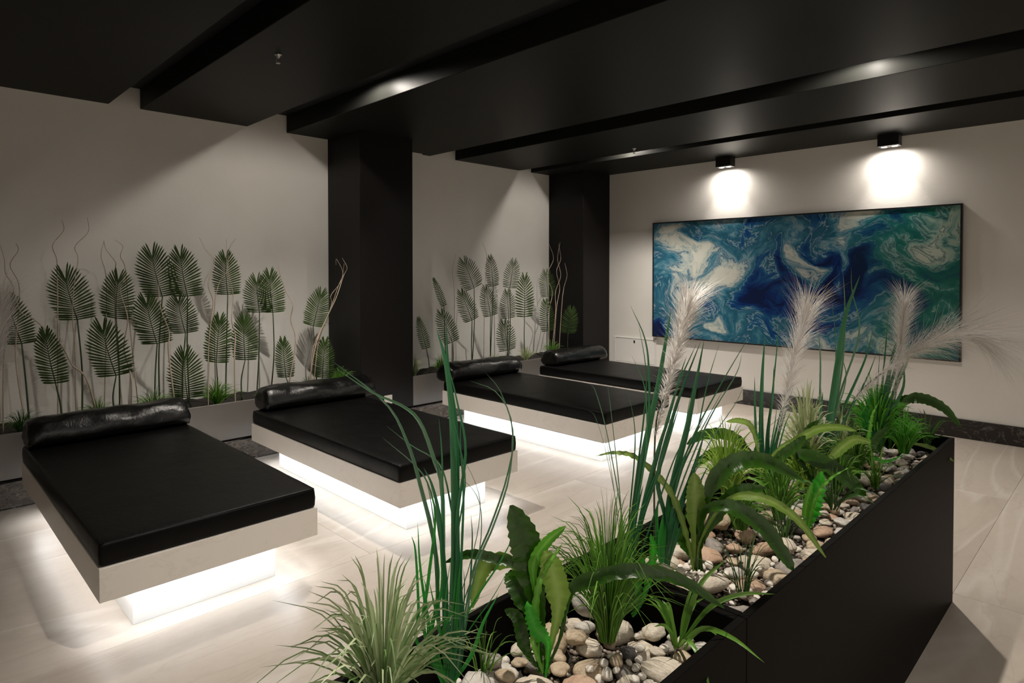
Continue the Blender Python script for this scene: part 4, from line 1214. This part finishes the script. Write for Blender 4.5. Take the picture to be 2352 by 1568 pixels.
# long strap leaves of the corner tuft hanging over the rim
e = [o for o in bpy.data.objects if o.get('label') == TL['S2']][0]
for pts, wd in (([(0, 0, 0), (.06, -.01, .07), (.13, -.02, .085), (.20, -.03, .07)], .011), ([(0, 0, 0), (.05, .04, .09), (.10, .09, .12), (.15, .14, .12)], .011),
                ([(0, 0, 0), (.05, -.05, .06), (.10, -.08, .045), (.14, -.11, -.0)], .010), ([(0, 0, 0), (.02, .05, .12), (.05, .12, .17)], .012)):
    V, Fc, Tn = [], [], []
    strip(V, Fc, Tn, [Vector(p) for p in pts], wd, p_strap, CAMW, .3, 14, .55)
    set_tint(obj('leaf', V, Fc, MAT['grass0'], e, True), Tn)

# ------------------------------------------------------------------ feathery plumes
def plume(b, axis, wid, label, seed, group='white pampas plumes', thin=.0018):
    b = Vector(b)
    e = empty('pampas_plume', b, label, 'plant', group)
    pts = [Vector((0, 0, 0))] + [Vector(p) - b for p in axis]
    V, Fc = [], []
    tube(V, Fc, catmull(pts[:3], 12), .0024, .0016, 6)
    obj('stem', V, Fc, MAT['palm_stem'], e, True)
    r_ = random.Random(seed)
    c = catmull(pts[1:], 60)
    V, Fc, Tn = [], [], []
    Vt, Ft = [], []
    tube(Vt, Ft, c, .0022, .0008, 5)
    for i in range(1150):
        t = r_.random() ** .85
        k = t * 58
        i0 = int(k)
        p = c[i0].lerp(c[i0 + 1], k - i0)
        tg = (c[min(i0 + 2, 60)] - c[max(i0 - 1, 0)]).normalized()
        q = Vector((r_.gauss(0, 1), r_.gauss(0, 1), r_.gauss(0, 1)))
        q = (q - tg * q.dot(tg)).normalized()
        ln = wid * (.45 + .95 * min(1, t * 1.4)) * r_.uniform(.55, 1.25)
        along = .55 + .5 * t
        m_ = p + (q * .30 + tg * along * .5) * ln
        g = Vector((0, 0, -.12 - .2 * r_.random()))
        e_ = p + (q * (.50 + .35 * r_.random()) + tg * along + g * .7) * ln
        sd = tg.cross(q) * thin * .5
        b0 = len(V)
        V += [p - sd, p + sd, m_ - sd * .8, m_ + sd * .8, e_]
        Fc += [(b0, b0 + 1, b0 + 3, b0 + 2), (b0 + 2, b0 + 3, b0 + 4)]
        Tn += [r_.random()] * 5
    b0 = len(V)
    V += Vt; Fc += [tuple(x + b0 for x in f) for f in Ft]; Tn += [.3] * len(Vt)
    o = obj('feather', V, Fc, MAT['plume'], e, False)
    tag(o, kind='stuff'); set_tint(o, Tn)
PLN = ['white feathery plume leftmost before the painting, over the beds', 'upright white plume before the blue middle of the painting', 'slim upright white plume at the far end of the planter', 'white plume drooping right past the edge of the painting']
for i, (b, ax, wd) in enumerate(PLUMES):
    if i == 0: b = (4.64, 1.32, b[2])
    plume(b, ax, wd, PLN[i], 20 + i)
plume((.48, .455, .415), [(.50, .470, .80), (.50, .485, .95), (.50, .495, 1.10), (.51, .50, 1.28)], .16, 'white feathery plume among the leftmost palm leaves by the wall', 31, 'white pampas plume in the wall planter', .003)

# ------------------------------------------------------------------ palm leaves in the wall planters
def palm(bay, root, base, tip, wid, label, k):
    root, base, tip = Vector(root), Vector(base), Vector(tip)
    r_ = random.Random(k * 13 + 1)
    e = empty('palm_leaf', root, label, 'plant', 'artificial palm leaves in the %s wall planter' % ('long' if bay == 1 else 'short'))
    b, tp = base - root, tip - root
    V, Fc = [], []
    mid = b * .5 + Vector((r_.uniform(-.01, .01), r_.uniform(-.02, .02), 0))
    tube(V, Fc, catmull([Vector((0, 0, -.01)), mid, b], 10), .0062, .0042, 6)
    obj('stem', V, Fc, MAT['palm_stem'], e, True)
    ax = tp - b
    L = ax.length
    up = ax.normalized()
    face = Vector((.80, -.55, .05))
    face = (face - up * face.dot(up)).normalized()
    side = up.cross(face).normalized()
    V, Fc, Tn = [], [], []
    bow = r_.uniform(.02, .05)
    rib = [b + up * L * .85 * t + face * (bow * math.sin(t * 2.0)) for t in [i / 12 for i in range(13)]]
    tube(V, Fc, rib, .0042, .0015, 5); Tn += [.05] * len(V)
    N = 20 if bay == 1 else 17
    for s in (-1, 1):
        for i in range(N):
            t = .01 + .80 * i / (N - 1)
            p = b + up * L * t + face * (bow * math.sin(t * 2.2))
            an = math.radians(5 + 78 * (t / .87) ** 1.6) + r_.uniform(-.03, .03)
            ln = wid * .5 * (.88 + .26 * math.sin(math.pi * min(1, t / .9))) * (1 - .12 * max(0, (t - .6) / .27)) * r_.uniform(.94, 1.04)
            d = side * s * math.cos(an) + up * math.sin(an)
            pr = up * math.cos(an) - side * s * math.sin(an)
            dr = -face * r_.uniform(.08, .22)
            hw = L * (.0185 if bay == 1 else .0160) * (1 - .22 * t)
            b0 = len(V)
            q1 = p + d * ln * .45 + dr * ln * .10; q2 = p + d * ln + dr * ln * .4
            V += [p - pr * hw * .45, p + pr * hw * .45, q1 - pr * hw, q1 + pr * hw, p + d * ln * .82 - pr * hw * .9 + dr * ln * .26, p + d * ln * .82 + pr * hw * .9 + dr * ln * .26, q2]
            Fc += [(b0, b0 + 1, b0 + 3, b0 + 2), (b0 + 2, b0 + 3, b0 + 5, b0 + 4), (b0 + 4, b0 + 5, b0 + 6)]
            Tn += [r_.random()] * 7
    o = obj('leaf_blade', V, Fc, MAT['palm'], e, False)
    set_tint(o, Tn)

ORD = ['first', 'second', 'third', 'fourth', 'fifth', 'sixth', 'seventh', 'eighth', 'ninth', 'tenth', 'eleventh', 'twelfth', 'thirteenth', 'fourteenth', 'fifteenth', 'sixteenth', 'seventeenth', 'eighteenth']
for bay in (1, 2):
    rows = [r_ for r_ in PALMS if r_[0] == bay]
    order = sorted(range(len(rows)), key=lambda i: rows[i][2][1])
    for n_, i in enumerate(order):
        r_ = rows[i]
        h_ = 'tall' if r_[3][2] > 1.35 else ('middling' if r_[3][2] > 1.05 else 'low')
        where = 'in the long wall planter' if bay == 1 else 'between the two dark pillars'
        palm(bay, r_[1], r_[2], r_[3], r_[4], '%s green palm leaf, %s from the left %s' % (h_, ORD[n_], where), i + 40 * bay)

# ------------------------------------------------------------------ twisted willow branches
order = sorted(range(len(TWIGS)), key=lambda i: TWIGS[i][-1][1])
c1 = c2 = 0
for i in order:
    pts = TWIGS[i]
    b = Vector(pts[0])
    V, Fc = [], []
    big = i in (0, 1, 2, 10, 13, 14)
    tube(V, Fc, catmull([Vector(p) - b for p in pts], 12 * len(pts)), .0062 if big else .0042, .0014, 6)
    o = obj('twisted_branch', V, Fc, MAT['twig'], None, True, b)
    if b.y < 3:
        c1 += 1; lab = 'pale %s twisted willow branch, %s from the left in the long wall planter' % ('thick' if big else 'thin', ORD[c1 - 1])
    else:
        c2 += 1; lab = 'pale thin twisted willow branch, %s from the left between the two pillars' % ORD[c2 - 1]
    tag(o, lab, 'branch', 'twisted willow branches')

# ------------------------------------------------------------------ low greenery in the wall planters
WG = [(.60, .13, .16, 70, 5, 'sparse dark grass tuft left of the nearest bolster'), (1.02, .14, .15, 70, 0, 'dry grass tuft behind the middle of the nearest bolster'),
      (1.36, .16, .16, 90, 0, 'bushy grass tuft behind the right end of the nearest bolster'), (1.80, .17, .18, 130, 0, 'mossy green grass tuft between the first two beds'),
      (2.55, .11, .14, 60, 5, 'dark grass tuft behind the second bolster'), (2.86, .16, .14, 80, 0, 'green grass tuft at the foot of the socket pillar'),
      (3.66, .20, .12, 60, 3, 'pale spiky grass tuft right beside the socket pillar'), (4.00, .16, .12, 110, 0, 'bushy green tuft behind the third bolster'),
      (4.75, .12, .18, 60, 4, 'pale short grass tuft under the small palms'), (5.25, .14, .16, 70, 3, 'light grass tuft between the third and farthest bolsters'),
      (5.70, .18, .16, 80, 0, 'green grass tuft beside the corner pillar')]
for i, (y, hgt, spr, cnt, col, lab) in enumerate(WG):
    tuft('grass_tuft', 'W%d' % i, (.42, y, .415), hgt * 1.45, spr * 1.2, int(cnt * 1.4), .006, col, lab, 'low grass in the wall planters')

def succulent(y, x, s, label, seed):
    r_ = random.Random(seed)
    e = empty('succulent', (x, y, .415), label, 'plant', 'dark succulents in the long wall planter')
    for i in range(26):
        az = i * 2.39996; k = (i + 1) / 26
        V, Fc, Tn = [], [], []
        d = Vector((math.cos(az), math.sin(az), 0))
        h_ = s * (1.05 - .75 * k); o_ = s * (.25 + .75 * k)
        strip(V, Fc, Tn, [Vector((0, 0, s * .1)), d * o_ * .5 + Vector((0, 0, h_ * .5)), d * o_ + Vector((0, 0, h_))], s * .34, lambda t: math.sin(math.pi * min(1, .15 + t * .84)) + .03, (Vector((0, 0, 1)) + d * .2), .35, 6, r_.random())
        set_tint(obj('leaf', V, Fc, MAT['palm'], e, True), Tn)
succulent(2.16, .40, .085, 'small dark rosette succulent left end of the second bolster', 3)
succulent(2.34, .38, .10, 'larger dark rosette succulent behind the second bolster', 5)
